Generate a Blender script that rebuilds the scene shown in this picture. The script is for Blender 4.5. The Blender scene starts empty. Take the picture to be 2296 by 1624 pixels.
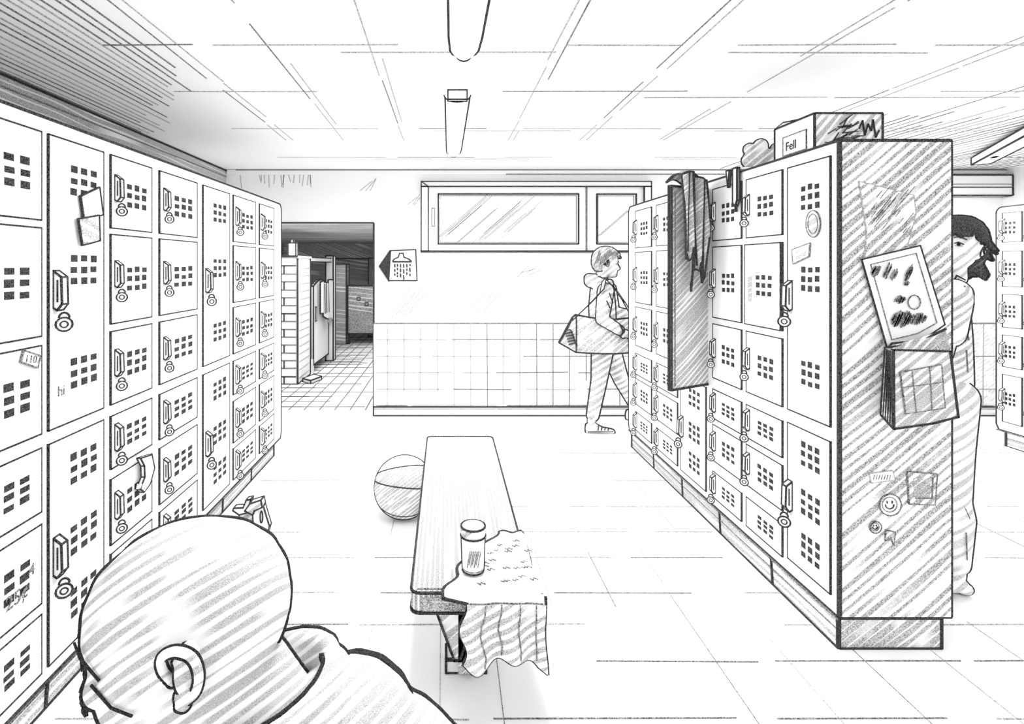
import bpy, math, random
from mathutils import Vector, Matrix, noise
random.seed(7)
C = bpy.context.scene.collection
EYE = 1.51; F = 1200.0; VU, VV = 1000.0, 595.0
def PX(u, v, Y):                       # a point of the place at depth Y, read off the drawing's own perspective
    return Vector(((u-VU)*Y/F, Y, EYE-(v-VV)*Y/F))

# ------------------------------------------------------------------ materials
class NT:
    def __init__(s, name):
        s.m = bpy.data.materials.new(name); s.m.use_nodes = True
        s.t = s.m.node_tree; s.n = s.t.nodes; s.l = s.t.links
        s.b = s.n['Principled BSDF']; s.b.inputs['Roughness'].default_value = 0.9
        s.b.inputs['Specular IOR Level'].default_value = 0.05
        s.co = s.n.new('ShaderNodeTexCoord').outputs['Object']
    def math(s, op, a, b=None, clamp=False):
        n = s.n.new('ShaderNodeMath'); n.operation = op; n.use_clamp = clamp
        for i, x in enumerate((a, b)):
            if x is None: continue
            if isinstance(x, (int, float)): n.inputs[i].default_value = x
            else: s.l.new(x, n.inputs[i])
        return n.outputs[0]
    def noise(s, vec, scale, detail=1.0):
        n = s.n.new('ShaderNodeTexNoise'); n.inputs['Scale'].default_value = scale
        n.inputs['Detail'].default_value = detail; s.l.new(vec, n.inputs['Vector'])
        return n.outputs['Fac']
    def dot(s, v):
        n = s.n.new('ShaderNodeVectorMath'); n.operation = 'DOT_PRODUCT'
        s.l.new(s.co, n.inputs[0]); n.inputs[1].default_value = v
        return n.outputs['Value']
    def comb(s, x, y, z=0.0):
        n = s.n.new('ShaderNodeCombineXYZ')
        for i, q in enumerate((x, y, z)):
            if isinstance(q, (int, float)): n.inputs[i].default_value = q
            else: s.l.new(q, n.inputs[i])
        return n.outputs[0]
    def ramp(s, x, lo, hi, a=0.0, b=1.0):
        n = s.n.new('ShaderNodeMapRange'); s.l.new(x, n.inputs[0])
        for i, q in enumerate((lo, hi, a, b)): n.inputs[i+1].default_value = q
        return n.outputs[0]
    def mix(s, f, a, b):
        n = s.n.new('ShaderNodeMix'); n.data_type = 'RGBA'
        s.l.new(f, n.inputs[0]) if not isinstance(f, float) else setattr(n.inputs[0], 'default_value', f)
        n.inputs[6].default_value = (a, a, a, 1); n.inputs[7].default_value = (b, b, b, 1)
        return n.outputs[2]
    def col(s, c): s.l.new(c, s.b.inputs['Base Color'])
def plain(name, v, rough=0.9):
    t = NT(name); t.b.inputs['Base Color'].default_value = (v, v, v, 1); t.b.inputs['Roughness'].default_value = rough; return t.m
def ink(name, dark=0.012, light=0.35, grain=330.0, lo=.42, hi=.66):
    t = NT(name); t.col(t.mix(t.ramp(t.noise(t.co, grain, 2.0), lo, hi), dark, light)); return t.m
def hatch(name, n=(-.62, .3, .78), sp=.04, duty=.5, dark=.05, base=.93, grain=330.0, length=2.2, cover=.42, wob=1.0, strength=.85):
    n = Vector(n).normalized()
    d = Vector((n.z, 0, -n.x)) if abs(n.y) < .9 else Vector((1, 0, 0))
    if abs(n.x) > .95: d = Vector((0, 1, 0))
    if abs(n.z) > .95: d = Vector((1, 1, 0))
    d.normalize()
    t = NT(name); s = t.dot(n); a = t.dot(d)
    w = t.math('MULTIPLY', t.noise(t.co, min(6.0, .05/sp)), sp*1.8*wob)
    q = t.math('DIVIDE', t.math('ADD', s, w), sp)
    cell = t.math('FLOOR', q); ph = t.math('FRACT', q)
    tri = t.math('ABSOLUTE', t.math('SUBTRACT', ph, .5))          # 0 in the stroke's middle
    var = t.noise(t.comb(t.math('MULTIPLY', cell, 3.71), t.math('MULTIPLY', a, length)), 1.0, 1.0)
    wid = t.ramp(var, .25, .75, duty*.12, duty*.75)
    body = t.ramp(t.math('SUBTRACT', wid, tri), -.05, .07)
    pres = t.ramp(t.noise(t.comb(t.math('MULTIPLY', cell, 7.13), t.math('MULTIPLY', a, length*1.7), 4.0), 1.0, 0.0), cover-.08, cover+.06)
    g = t.ramp(t.noise(t.co, grain, 2.0), .36, .6, 1.0, .3)
    f = t.math('MULTIPLY', t.math('MULTIPLY', body, pres), g)
    t.col(t.mix(t.math('MULTIPLY', f, strength), base, dark)); return t.m
W = .93
M = {}
M['paper'] = plain('white_enamel', W)
M['wall'] = plain('white_paint', W)
M['skin'] = hatch('pale_skin_strokes', sp=.04, duty=.5, dark=.15, strength=.7, cover=.36)
M['ink'] = ink('graphite_line', .008, .13)
M['soft'] = ink('soft_graphite_line', .05, .42, 260, .4, .62)
M['faint'] = ink('faint_graphite_line', .2, .62, 200, .35, .6)
M['vent'] = ink('dark_slot', .012, .12, 300)
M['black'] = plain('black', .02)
M['end'] = hatch('shade_hatched_end_panel', (-.66, 0, .75), .032, .6, .06, strength=.95, length=1.3, cover=.33)  # hatching paints the shaded side of the locker banks
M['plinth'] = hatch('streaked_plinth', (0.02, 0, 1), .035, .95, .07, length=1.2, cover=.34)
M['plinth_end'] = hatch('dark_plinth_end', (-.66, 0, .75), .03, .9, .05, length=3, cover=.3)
M['cloth'] = hatch('grey_cloth', (-.62, .3, .78), .03, .75, .08, cover=.3, length=3)
M['jacket'] = hatch('dark_cloth', (-.6, .3, .78), .022, 1.0, .03, base=.8, cover=.24, length=3)
M['door_in'] = hatch('grey_door_inside', (-.62, 0.05, .76), .027, .9, .06, cover=.25, length=1.6)
M['door_grey'] = hatch('grey_painted_door', (-.5, -.6, .62), .04, .6, .2, cover=.34, length=2, strength=.65)
M['person'] = hatch('hoodie_cloth', (-.5, .2, .8), .05, .62, .08, grain=200, cover=.3, length=3, strength=.85)
M['shirt'] = hatch('loose_shirt_cloth', (-.5, .2, .8), .03, .55, .1, grain=330, cover=.36, length=3, strength=.8)
M['bag'] = hatch('duffel_cloth', (-.62, .2, .76), .04, .85, .06, grain=200, cover=.32, length=3, strength=.8)
M['hair_light'] = hatch('light_brown_hair', (-.62, .2, .76), .03, .9, .05, grain=250, cover=.25, length=5)
M['hair_dark'] = hatch('black_hair', (-.66, .1, .76), .022, 1.5, .012, base=.16, grain=260, cover=.12, length=6, strength=1)
M['head'] = hatch('shaded_scalp', (-.55, .35, .85), .0115, .6, .1, grain=1500, cover=.38, length=9, strength=.8)
M['sweat'] = hatch('sweatshirt', (-.6, .45, .8), .0125, .7, .1, grain=1500, cover=.34, length=9, strength=.8)
M['inknear'] = ink('bold_graphite_line', .008, .12, 1300, .45, .7)
M['ball'] = hatch('ball_rubber', (-.6, .3, .78), .016, .85, .06, grain=420, cover=.3, length=6)
M['wood'] = hatch('planed_bench_wood', (1, 0, 0), .017, .7, .02, grain=420, cover=.34, length=.9, wob=.25, strength=1)
M['benchend'] = hatch('dark_end_grain', (0, 0, 1), .02, 1.3, .02, grain=420, cover=.22, length=6, strength=.95)
M['towel'] = hatch('towel_droop_shade', (-.5, 0, .86), .028, .55, .1, grain=420, cover=.3, length=3)  # hatching paints shade on the towel's hanging end
M['ceilwall'] = hatch('shade_hatched_wall', (0, .02, 1), .045, 1.1, .05, cover=.3, length=.9)  # dark strokes paint the shade above the left lockers
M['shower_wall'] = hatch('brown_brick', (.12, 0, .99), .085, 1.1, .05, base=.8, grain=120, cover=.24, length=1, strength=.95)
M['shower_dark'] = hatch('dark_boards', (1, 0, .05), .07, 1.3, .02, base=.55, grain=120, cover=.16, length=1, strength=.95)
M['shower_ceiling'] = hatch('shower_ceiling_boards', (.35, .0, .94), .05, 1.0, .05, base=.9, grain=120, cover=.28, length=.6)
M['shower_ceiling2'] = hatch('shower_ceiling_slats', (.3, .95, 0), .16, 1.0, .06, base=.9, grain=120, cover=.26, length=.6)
M['glaze'] = hatch('glazed_tile', (-.62, 0, .78), .03, .5, .3, grain=220, cover=.5, length=9, wob=2.5, strength=.6)
M['box'] = hatch('cardboard', (-.75, 0.1, .65), .03, .6, .1, grain=330, cover=.3, length=3)
def lamp_mat():
    t = NT('lamp_diffuser'); t.b.inputs['Base Color'].default_value = (1, 1, 1, 1)
    t.b.inputs['Emission Color'].default_value = (1, 1, 1, 1); t.b.inputs['Emission Strength'].default_value = 2.0; return t.m
M['lamp'] = lamp_mat()
def glass_mat():
    t = NT('window_glass'); n, l = t.n, t.l
    tr = n.new('ShaderNodeBsdfTransparent'); gl = n.new('ShaderNodeBsdfGlossy'); gl.inputs['Roughness'].default_value = .02
    mx = n.new('ShaderNodeMixShader'); mx.inputs[0].default_value = .08
    l.new(tr.outputs[0], mx.inputs[1]); l.new(gl.outputs[0], mx.inputs[2])
    l.new(mx.outputs[0], n['Material Output'].inputs['Surface']); return t.m
M['glass'] = glass_mat()

# ------------------------------------------------------------------ mesh builder
class MB:
    def __init__(s): s.v = []; s.f = []; s.m = []
    def add(s, vs, fs, mat):
        b = len(s.v); s.v += [Vector(p) for p in vs]
        s.f += [tuple(i+b for i in f) for f in fs]; s.m += [mat]*len(fs); return s
    def box(s, x0, x1, y0, y1, z0, z1, mat='paper'):
        vs = [(x, y, z) for x in (x0, x1) for y in (y0, y1) for z in (z0, z1)]
        s.add(vs, [(0,1,3,2), (4,6,7,5), (0,4,5,1), (2,3,7,6), (0,2,6,4), (1,5,7,3)], mat); return s
    def beam(s, p, q, r, mat='ink', r2=None, ext=0.0, n=4):
        p, q = Vector(p), Vector(q); d = q-p
        if d.length < 1e-6: return s
        d.normalize(); p = p-d*ext; q = q+d*ext; r2 = r if r2 is None else r2
        a = d.cross(Vector((0, 0, 1)) if abs(d.z) < .9 else Vector((1, 0, 0))).normalized(); b = d.cross(a)
        vs = []
        for c, rr in ((p, r), (q, r2)):
            for k in range(n):
                t = 2*math.pi*(k+.5)/n; vs.append(c+a*math.cos(t)*rr*1.2+b*math.sin(t)*rr*1.2)
        fs = [(k, (k+1) % n, n+(k+1) % n, n+k) for k in range(n)]+[tuple(range(n))[::-1], tuple(range(n, 2*n))]
        return s.add(vs, fs, mat)
    def line(s, pts, r, mat='ink', closed=False):
        pts = list(pts)
        if closed: pts.append(pts[0])
        for a, b in zip(pts, pts[1:]): s.beam(a, b, r, mat, ext=r*.5)
        return s
    def edges(s, x0, x1, y0, y1, z0, z1, r, mat='ink', skip=''):
        for y in (y0, y1):
            for z in (z0, z1): s.beam((x0, y, z), (x1, y, z), r, mat)
        for x in (x0, x1):
            for z in (z0, z1): s.beam((x, y0, z), (x, y1, z), r, mat)
            for y in (y0, y1): s.beam((x, y, z0), (x, y, z1), r, mat)
        return s
    def ebox(s, x0, x1, y0, y1, z0, z1, r=.003, mat='paper', im='ink'):
        return s.box(x0, x1, y0, y1, z0, z1, mat).edges(x0, x1, y0, y1, z0, z1, r, im)
    def prism(s, pts, vec, mat, r=0, im='ink'):
        pts = [Vector(p) for p in pts]; vec = Vector(vec); n = len(pts)
        vs = pts+[p+vec for p in pts]
        fs = [tuple(range(n))[::-1], tuple(range(n, 2*n))]+[(k, (k+1) % n, n+(k+1) % n, n+k) for k in range(n)]
        s.add(vs, fs, mat)
        if r:
            s.line(pts, r, im, True); s.line([p+vec for p in pts], r, im, True)
            for p in pts: s.beam(p, p+vec, r, im)
        return s
    def tube(s, pts, rs, mat, n=10, flat=None):
        pts = [Vector(p) for p in pts]; N = len(pts)
        if isinstance(rs, (int, float)): rs = [rs]*N
        vs = []; up = None
        for i, p in enumerate(pts):
            d = (pts[min(i+1, N-1)]-pts[max(i-1, 0)]).normalized()
            a = d.cross(Vector((0, 0, 1)) if abs(d.z) < .95 else Vector((0, 1, 0))).normalized() if up is None else (up-d*up.dot(d)).normalized()
            up = a; b = d.cross(a)
            for k in range(n):
                t = 2*math.pi*k/n; vs.append(p+a*math.cos(t)*rs[i]+b*math.sin(t)*rs[i])
        fs = [(i*n+k, i*n+(k+1) % n, (i+1)*n+(k+1) % n, (i+1)*n+k) for i in range(N-1) for k in range(n)]
        fs += [tuple(range(n))[::-1], tuple(range((N-1)*n, N*n))]
        return s.add(vs, fs, mat)
    def cap(s, p, q, r1, r2=None, mat='paper', n=16, sx=1.0):  # tapered capsule
        p, q = Vector(p), Vector(q); r2 = r1 if r2 is None else r2
        d = q-p; L = d.length; d = d/L if L > 1e-6 else Vector((0, 0, 1))
        a = d.cross(Vector((0, 0, 1)) if abs(d.z) < .9 else Vector((0, 1, 0))).normalized(); b = d.cross(a)
        rings = [(-r1*math.cos(t), r1*math.sin(t)) for t in [math.pi/2*i/5 for i in range(1, 6)]]
        rings += [(L+r2*math.sin(t), r2*math.cos(t)) for t in [math.pi/2*i/5 for i in range(0, 5)]]
        vs = [p-d*r1]
        for h, r in rings:
            for k in range(n):
                t = 2*math.pi*k/n; vs.append(p+d*h+a*math.cos(t)*r*sx+b*math.sin(t)*r)
        vs.append(q+d*r2); e = len(vs)-1
        fs = [(0, 1+(k+1) % n, 1+k) for k in range(n)]
        R = len(rings)
        fs += [(1+i*n+k, 1+i*n+(k+1) % n, 1+(i+1)*n+(k+1) % n, 1+(i+1)*n+k) for i in range(R-1) for k in range(n)]
        fs += [(e, 1+(R-1)*n+k, 1+(R-1)*n+(k+1) % n) for k in range(n)]
        return s.add(vs, fs, mat)
    def ell(s, c, rx, ry, rz, mat='paper', rot=None, nu=24, nv=14):
        c = Vector(c); vs = [Vector((0, 0, -rz))]
        for i in range(1, nv):
            t = -math.pi/2+math.pi*i/nv
            for k in range(nu):
                p = 2*math.pi*k/nu; vs.append(Vector((rx*math.cos(t)*math.cos(p), ry*math.cos(t)*math.sin(p), rz*math.sin(t))))
        vs.append(Vector((0, 0, rz))); e = len(vs)-1
        if rot is not None: vs = [rot @ v for v in vs]
        vs = [v+c for v in vs]
        fs = [(0, 1+(k+1) % nu, 1+k) for k in range(nu)]
        fs += [(1+i*nu+k, 1+i*nu+(k+1) % nu, 1+(i+1)*nu+(k+1) % nu, 1+(i+1)*nu+k) for i in range(nv-2) for k in range(nu)]
        fs += [(e, 1+(nv-2)*nu+k, 1+(nv-2)*nu+(k+1) % nu) for k in range(nu)]
        return s.add(vs, fs, mat)
    def loft(s, rings, mat, closed_ends=True):
        n = len(rings[0]); vs = [p for r in rings for p in r]
        fs = [(i*n+k, i*n+(k+1) % n, (i+1)*n+(k+1) % n, (i+1)*n+k) for i in range(len(rings)-1) for k in range(n)]
        if closed_ends: fs += [tuple(range(n))[::-1], tuple(range((len(rings)-1)*n, len(rings)*n))]
        return s.add(vs, fs, mat)
    def grid(s, pts, nu, nv, mat, th=.004, r=0, im='ink'):      # pts[j*nu+i] -> thin solid sheet
        pts = [Vector(p) for p in pts]; nrm = []
        for j in range(nv):
            for i in range(nu):
                a = pts[j*nu+min(i+1, nu-1)]-pts[j*nu+max(i-1, 0)]; b = pts[min(j+1, nv-1)*nu+i]-pts[max(j-1, 0)*nu+i]
                c = a.cross(b); nrm.append(c.normalized() if c.length > 1e-9 else Vector((0, 0, 1)))
        vs = [p+n*th/2 for p, n in zip(pts, nrm)]+[p-n*th/2 for p, n in zip(pts, nrm)]; o = nu*nv; fs = []
        for j in range(nv-1):
            for i in range(nu-1):
                q = (j*nu+i, j*nu+i+1, (j+1)*nu+i+1, (j+1)*nu+i); fs += [q, tuple(k+o for k in q[::-1])]
        per = [i for i in range(nu)]+[j*nu+nu-1 for j in range(1, nv)]+[(nv-1)*nu+i for i in range(nu-2, -1, -1)]+[j*nu for j in range(nv-2, 0, -1)]
        for a, b in zip(per, per[1:]+per[:1]): fs.append((a, a+o, b+o, b))
        s.add(vs, fs, mat)
        if r: s.line([pts[k] for k in per], r, im, True)
        return s
    def join(s, o, mtx=None):
        b = len(s.v); s.v += [(mtx @ p) if mtx else p for p in o.v]
        s.f += [tuple(i+b for i in f) for f in o.f]; s.m += o.m; return s
    def build(s, name, parent=None, origin=None, smooth=False, loc=True):
        org = Vector(origin) if origin is not None else (Vector(parent['_org']) if parent is not None and '_org' in parent else Vector())
        me = bpy.data.meshes.new(name); mats = []
        for k in s.m:
            if k not in mats: mats.append(k)
        me.from_pydata([tuple(p-org) for p in s.v], [], s.f)
        for k in mats: me.materials.append(M[k])
        for p, k in zip(me.polygons, s.m): p.material_index = mats.index(k)
        if smooth:
            for p in me.polygons: p.use_smooth = True
        me.update(); ob = bpy.data.objects.new(name, me); C.objects.link(ob)
        if parent is not None:
            ob.parent = parent; ob['_org'] = tuple(org)
        elif origin is not None:
            ob.location = org; ob['_org'] = tuple(org)
        return ob
def tag(o, label, cat, group=None):
    o['label'] = label; o['category'] = cat
    if group: o['group'] = group
    return o
def thing(name, label, cat, loc, group=None):
    o = bpy.data.objects.new(name, None); C.objects.link(o); o.empty_display_size = .05
    o.location = Vector(loc); o['_org'] = tuple(loc); return tag(o, label, cat, group)
def struct(o): o['kind'] = 'structure'; return o

def remesh(mb, voxel, smooth=3):
    me = bpy.data.meshes.new('tmp'); me.from_pydata([tuple(p) for p in mb.v], [], mb.f)
    o = bpy.data.objects.new('tmp', me); C.objects.link(o)
    r = o.modifiers.new('r', 'REMESH'); r.mode = 'VOXEL'; r.voxel_size = voxel
    if smooth: q = o.modifiers.new('s', 'SMOOTH'); q.factor = .5; q.iterations = smooth
    dg = bpy.context.evaluated_depsgraph_get(); dg.update()
    ev = o.evaluated_get(dg); m = ev.to_mesh()
    vs = [v.co.copy() for v in m.vertices]; fs = [tuple(p.vertices) for p in m.polygons]
    ev.to_mesh_clear(); bpy.data.objects.remove(o); bpy.data.meshes.remove(me)
    return vs, fs
def normals(vs, fs):
    ns = [Vector() for _ in vs]
    for f in fs:
        n = (vs[f[2]]-vs[f[0]]).cross(vs[f[-1]]-vs[f[1]]) if len(f) > 3 else (vs[f[1]]-vs[f[0]]).cross(vs[f[2]]-vs[f[0]])
        for i in f: ns[i] += n
    nb = [n.normalized() if n.length > 0 else n for n in ns]
    for _ in range(2):
        acc = [n.copy() for n in nb]
        for f in fs:
            for a, b in zip(f, f[1:]+f[:1]): acc[a] += nb[b]*.5; acc[b] += nb[a]*.5
        nb = [n.normalized() if n.length > 0 else n for n in acc]
    return nb
def contour(mb, vs, fs, d, r, im='ink', minlen=0.0):  # dark seam where the form turns away from the aisle
    d = Vector(d).normalized(); ns = normals(vs, fs); g = [n.dot(d) for n in ns]
    keyed = {}; segs = []
    for f in fs:
        tris = [f] if len(f) == 3 else [(f[0], f[i], f[i+1]) for i in range(1, len(f)-1)]
        for t in tris:
            cr = []
            for a, b in ((t[0], t[1]), (t[1], t[2]), (t[2], t[0])):
                if (g[a] > 0) != (g[b] > 0):
                    k = g[a]/(g[a]-g[b]); e = (min(a, b), max(a, b)); keyed[e] = vs[a].lerp(vs[b], k); cr.append(e)
            if len(cr) == 2: segs.append(cr)
    # connected chains, tiny ones dropped
    par = {e: e for e in keyed}
    def find(x):
        while par[x] != x: par[x] = par[par[x]]; x = par[x]
        return x
    for a, b in segs: par[find(a)] = find(b)
    L = {}
    for a, b in segs: L[find(a)] = L.get(find(a), 0)+(keyed[a]-keyed[b]).length
    for a, b in segs:
        if L[find(a)] > minlen: mb.beam(keyed[a], keyed[b], r, im, ext=r*.35)
def organic(mb, voxel, mat, d=None, r=.005, im='ink', smooth=3, minlen=.06):
    vs, fs = remesh(mb, voxel, smooth); out = MB(); out.add(vs, fs, mat)
    if d is not None: contour(out, vs, fs, d, r, im, minlen)
    return out

# ------------------------------------------------------------------ the room
XL, XR, YB, ZC = -2.24, 5.6, 5.38, 2.47
fl = MB().box(XL-.1, XR, -1.2, YB+.15, -.1, 0, 'wall')
def strip(mb, x0, y0, x1, y1, z, w, mat, jit=.0):
    mb.beam((x0, y0, z), (x1, y1, z), w*.6, mat)
xs = [-1.24, -.93, -.62, -.31, -.02, .19, .47, .75, 1.03, 1.31, 1.6, 1.9, 2.2, 2.5, 2.8, 3.1, 3.4, 3.7, 4.0, 4.3]
for x in xs:
    y = .6
    while y < 3.6:
        L = random.uniform(.3, .9)
        if random.random() < .8: strip(fl, x, y, x+random.uniform(-.006, .006), min(y+L, 3.7), 0.0006, .0032 if y > 2.3 else .0022, 'faint' if y > 2.4 or random.random() < .5 else 'soft')
        y += L+random.uniform(.02, .2)
for y in [1.25, 1.52, 1.78, 2.04, 2.245, 2.465, 2.76, 3.03, 3.35, 3.75, 4.3]:
    x = -1.3
    while x < 4.5:
        L = random.uniform(.3, 1.0)
        if random.random() < (.8 if y < 3.2 else .4): strip(fl, x, y, x+L, y+random.uniform(-.008, .008), 0.0006, .0026+y*.0008, 'faint' if y > 2.8 or random.random() < .6 else 'soft')
        x += L+random.uniform(.02, .25)
struct(fl.build('floor'))

ce = MB().box(XL-.1, XR, -1.2, YB+.15, ZC, ZC+.1, 'wall')
def cstrip(x0, y0, x1, y1, w, mat): ce.beam((x0, y0, ZC), (x1, y1, ZC), w, mat)
for x, w in ((-1.22, .07), (-.78, .06), (-.33, .05), (.52, -.05), (1.03, .06), (1.62, .07), (2.42, .1), (3.1, .08)):
    for k, xx in enumerate((x, x+w*.7)):
        y = .9
        while y < 3.9:
            L = random.uniform(.5, 1.1)
            if random.random() < .9-.2*k: cstrip(xx, y, xx+random.uniform(-.01, .01), min(y+L, 4.1), .0032, 'soft' if (k == 0 and y < 3.0 and random.random() < .6) else 'faint')
            y += L+random.uniform(.02, .2)
for y, w in ((1.55, .07), (2.33, .08), (2.95, .11), (3.75, .07), (4.75, .08)):
    for k, yy in enumerate((y, y+w)):
        x = -1.5
        while x < 5:
            L = random.uniform(.4, 1.1)
            if random.random() < .7-.2*k: cstrip(x, yy, x+L, yy+random.uniform(-.01, .01), .004, 'soft' if (k == 0 and random.random() < .45) else 'faint')
            x += L+random.uniform(.02, .3)
x = XL+.04
while x < -1.3:                                                     # shade hatching drawn on the ceiling along the left side
    y1 = 2.6+(-1.3-x)*1.6+random.uniform(-.3, .2)
    cstrip(x, .9, x+.01, y1, .0042, 'soft' if random.random() < .7 else 'faint'); x += random.uniform(.035, .06)
x = 2.7
while x < 5.5:                                                      # shade strokes drawn over the far right bay too
    cstrip(x, 3.3+random.uniform(0, .5)-(x-2.7)*.2, x+.02, 5.3, .0045, 'soft' if random.random() < .6 else 'faint'); x += random.uniform(.05, .1)
struct(ce.build('ceiling'))

wl = MB().box(XL-.1, XL, -1.2, YB, 0, ZC, 'wall')
struct(wl.build('wall_left'))
tr = MB().box(XL, XL+.03, -1.2, YB, 2.08, ZC-.005, 'ceilwall')  # raised band that carries the painted wall shade
tr.beam((XL+.03, 0, 2.1), (XL+.03, YB, 2.1), .006, 'ink').beam((XL+.03, 0, ZC-.01), (XL+.03, YB, ZC-.01), .007, 'ink').beam((XL+.03, 0, ZC-.07), (XL+.03, YB, ZC-.07), .005, 'soft')
struct(tr.build('trim_shade_left'))
struct(MB().box(XR, XR+.1, -1.2, YB+.15, 0, ZC, 'wall').build('wall_right'))
# back wall with shower opening and the long window
OX, OZ = -.726, 1.936
WX0, WX1, WZ0, WZ1 = -.247, 2.05, 1.642, 2.347
bw = MB()
bw.box(OX, WX0, YB, YB+.15, 0, ZC, 'wall').box(WX1, XR, YB, YB+.15, 0, ZC, 'wall')
bw.box(WX0, WX1, YB, YB+.15, 0, WZ0, 'wall').box(WX0, WX1, YB, YB+.15, WZ1, ZC, 'wall')
bw.box(XL, OX, YB, YB+.15, OZ, ZC, 'wall').box(XL-.1, XL+.12, YB, YB+.15, 0, OZ, 'wall')
bw.beam((XL, YB, OZ), (OX, YB, OZ), .009).beam((OX, YB, 0), (OX, YB, OZ), .011)
bw.beam((XL, YB, ZC-.006), (XR, YB, ZC-.006), .006, 'soft')
for k in range(16):                                                 # shade strokes drawn high in the corner
    x = -2.1+random.random()*.75; z = ZC-.03; bw.beam((x, YB, z), (x+random.uniform(-.02, .03), YB, z-random.uniform(.05, .17)), .004, 'faint')
for (u0, v0, u1, v1, n, sp) in ((925, 645, 875, 715, 6, 8), (1100, 650, 1050, 710, 3, 14), (1195, 595, 1155, 622, 4, 9), (835, 400, 805, 430, 3, 9), (935, 435, 912, 468, 3, 8)):  # glare on the wall drawn as faint diagonal strokes
    for k in range(n):
        a = PX(u0+k*sp-random.random()*10, v0+random.random()*10, YB); b = PX(u1+k*sp+random.random()*8, v1-random.random()*12, YB); bw.beam(a, b, .0035, 'faint')
struct(bw.build('wall_back'))
# tiled wainscot
ti = MB().box(OX, XR, YB-.012, YB, .09, .927, 'glaze')
ti.beam((OX, YB-.012, .927), (XR, YB-.012, .927), .006, 'soft')
z = .927-.165
while z > .1:
    x = OX
    while x < 5:
        L = random.uniform(.3, .9); ti.beam((x+.03, YB-.012, z), (x+L, YB-.012, z+random.uniform(-.006, .006)), .0045, 'soft' if random.random() < .55 else 'faint'); x += L+random.uniform(0, .12)
    z -= .165
x = OX+.14
while x < 5.4:
    z1 = random.choice((.25, .1, .35, .1)); ti.beam((x, YB-.012, .92), (x+random.uniform(-.008, .008), YB-.012, z1), .0045, 'soft' if random.random() < .6 else 'faint'); x += .166
struct(ti.build('trim_2'))
bb = MB().ebox(OX, XR, YB-.02, YB, 0, .09, .007); bb.beam((OX, YB-.02, .07), (XR, YB-.02, .07), .004, 'soft'); bb.beam((OX, YB-.025, .0), (XR, YB-.025, .0), .011, 'ink')
struct(bb.build('baseboard_back'))
so = MB().ebox(2.95, XR-.01, YB-.1, YB, 2.2, 2.4, .007, 'wall'); so.beam((2.95, YB-.1, 2.28), (XR-.02, YB-.1, 2.28), .006, 'ink').beam((2.95, YB-.1, 2.31), (XR-.02, YB-.1, 2.31), .004, 'soft')
struct(so.build('trim_3'))
cv = MB().box(XL+.05, XR, YB-.03, YB, ZC-.05, ZC-.005, 'wall'); cv.beam((.6, YB-.03, ZC-.05), (XR, YB-.03, ZC-.05), .006, 'soft').beam((-2.1, YB-.03, ZC-.008), (XR, YB-.03, ZC-.008), .005, 'soft')
struct(cv.build('trim_4'))
# window: outer frame, two sliding sashes, panes
wf = MB()
for b in ((WX0, WX1, WZ1-.05, WZ1), (WX0, WX1, WZ0, WZ0+.012), (WX0, WX0+.07, WZ0+.012, WZ1-.05), (WX1-.07, WX1, WZ0+.012, WZ1-.05)):
    wf.ebox(b[0], b[1], YB-.04, YB+.02, b[2], b[3], .006)
wf.beam((WX0, YB-.045, WZ1), (WX0+.07, YB-.045, WZ1-.05), .005)
for x0, x1, y in ((WX0+.07, 1.40, YB-.03), (1.41, WX1-.07, YB-.02)):
    z0, z1 = WZ0+.012, WZ1-.05; gx0, gx1, gz0, gz1 = x0+.1, x1-.075, z0+.07, z1-.075
    for b in ((x0, x1, gz1, z1), (x0, x1, z0, gz0), (x0, gx0, gz0, gz1), (gx1, x1, gz0, gz1)): wf.box(b[0], b[1], y, y+.03, b[2], b[3])
    wf.line([(x0, y, z0), (x1, y, z0), (x1, y, z1), (x0, y, z1)], .006, 'soft', True)
    wf.line([(gx0, y, gz0), (gx1, y, gz0), (gx1, y, gz1), (gx0, y, gz1)], .008, 'ink', True)
    wf.line([(gx0+.015, y+.01, gz0+.015), (gx1-.02, y+.01, gz0+.015), (gx1-.02, y+.01, gz1-.015), (gx0+.015, y+.01, gz1-.015)], .004, 'soft', True)
wfo = struct(wf.build('window_1'))
for x0, x1, y in ((WX0+.07, 1.40, YB-.03), (1.41, WX1-.07, YB-.02)):
    z0, z1 = WZ0+.012, WZ1-.05; gx0, gx1, gz0, gz1 = x0+.1, x1-.075, z0+.07, z1-.075
    g = MB().box(gx0, gx1, y+.012, y+.018, gz0, gz1, 'glass')
    H = gz1-gz0
    for o, n in ((.02, 3), (.26, 1), (.42, 4), (.62, 2)):            # reflections drawn as pencil strokes across the pane
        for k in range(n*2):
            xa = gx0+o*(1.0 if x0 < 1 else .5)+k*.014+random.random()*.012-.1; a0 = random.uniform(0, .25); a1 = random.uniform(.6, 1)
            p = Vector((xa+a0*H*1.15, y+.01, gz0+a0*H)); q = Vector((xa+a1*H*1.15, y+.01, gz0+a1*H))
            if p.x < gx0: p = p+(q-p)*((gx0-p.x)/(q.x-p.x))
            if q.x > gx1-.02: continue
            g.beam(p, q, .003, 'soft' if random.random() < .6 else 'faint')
    g.build('window_pane', wfo)
h = MB(); c = Vector((WX0+.12, YB-.035, 1.99)); h.line([c+Vector((-.014, 0, -.09)), c+Vector((.014, 0, -.09)), c+Vector((.014, 0, .09)), c+Vector((-.014, 0, .09))], .004, 'soft', True)
h.box(c.x-.014, c.x+.014, c.y, c.y+.006, c.z-.09, c.z+.09); h.build('window_handle', wfo)

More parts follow.
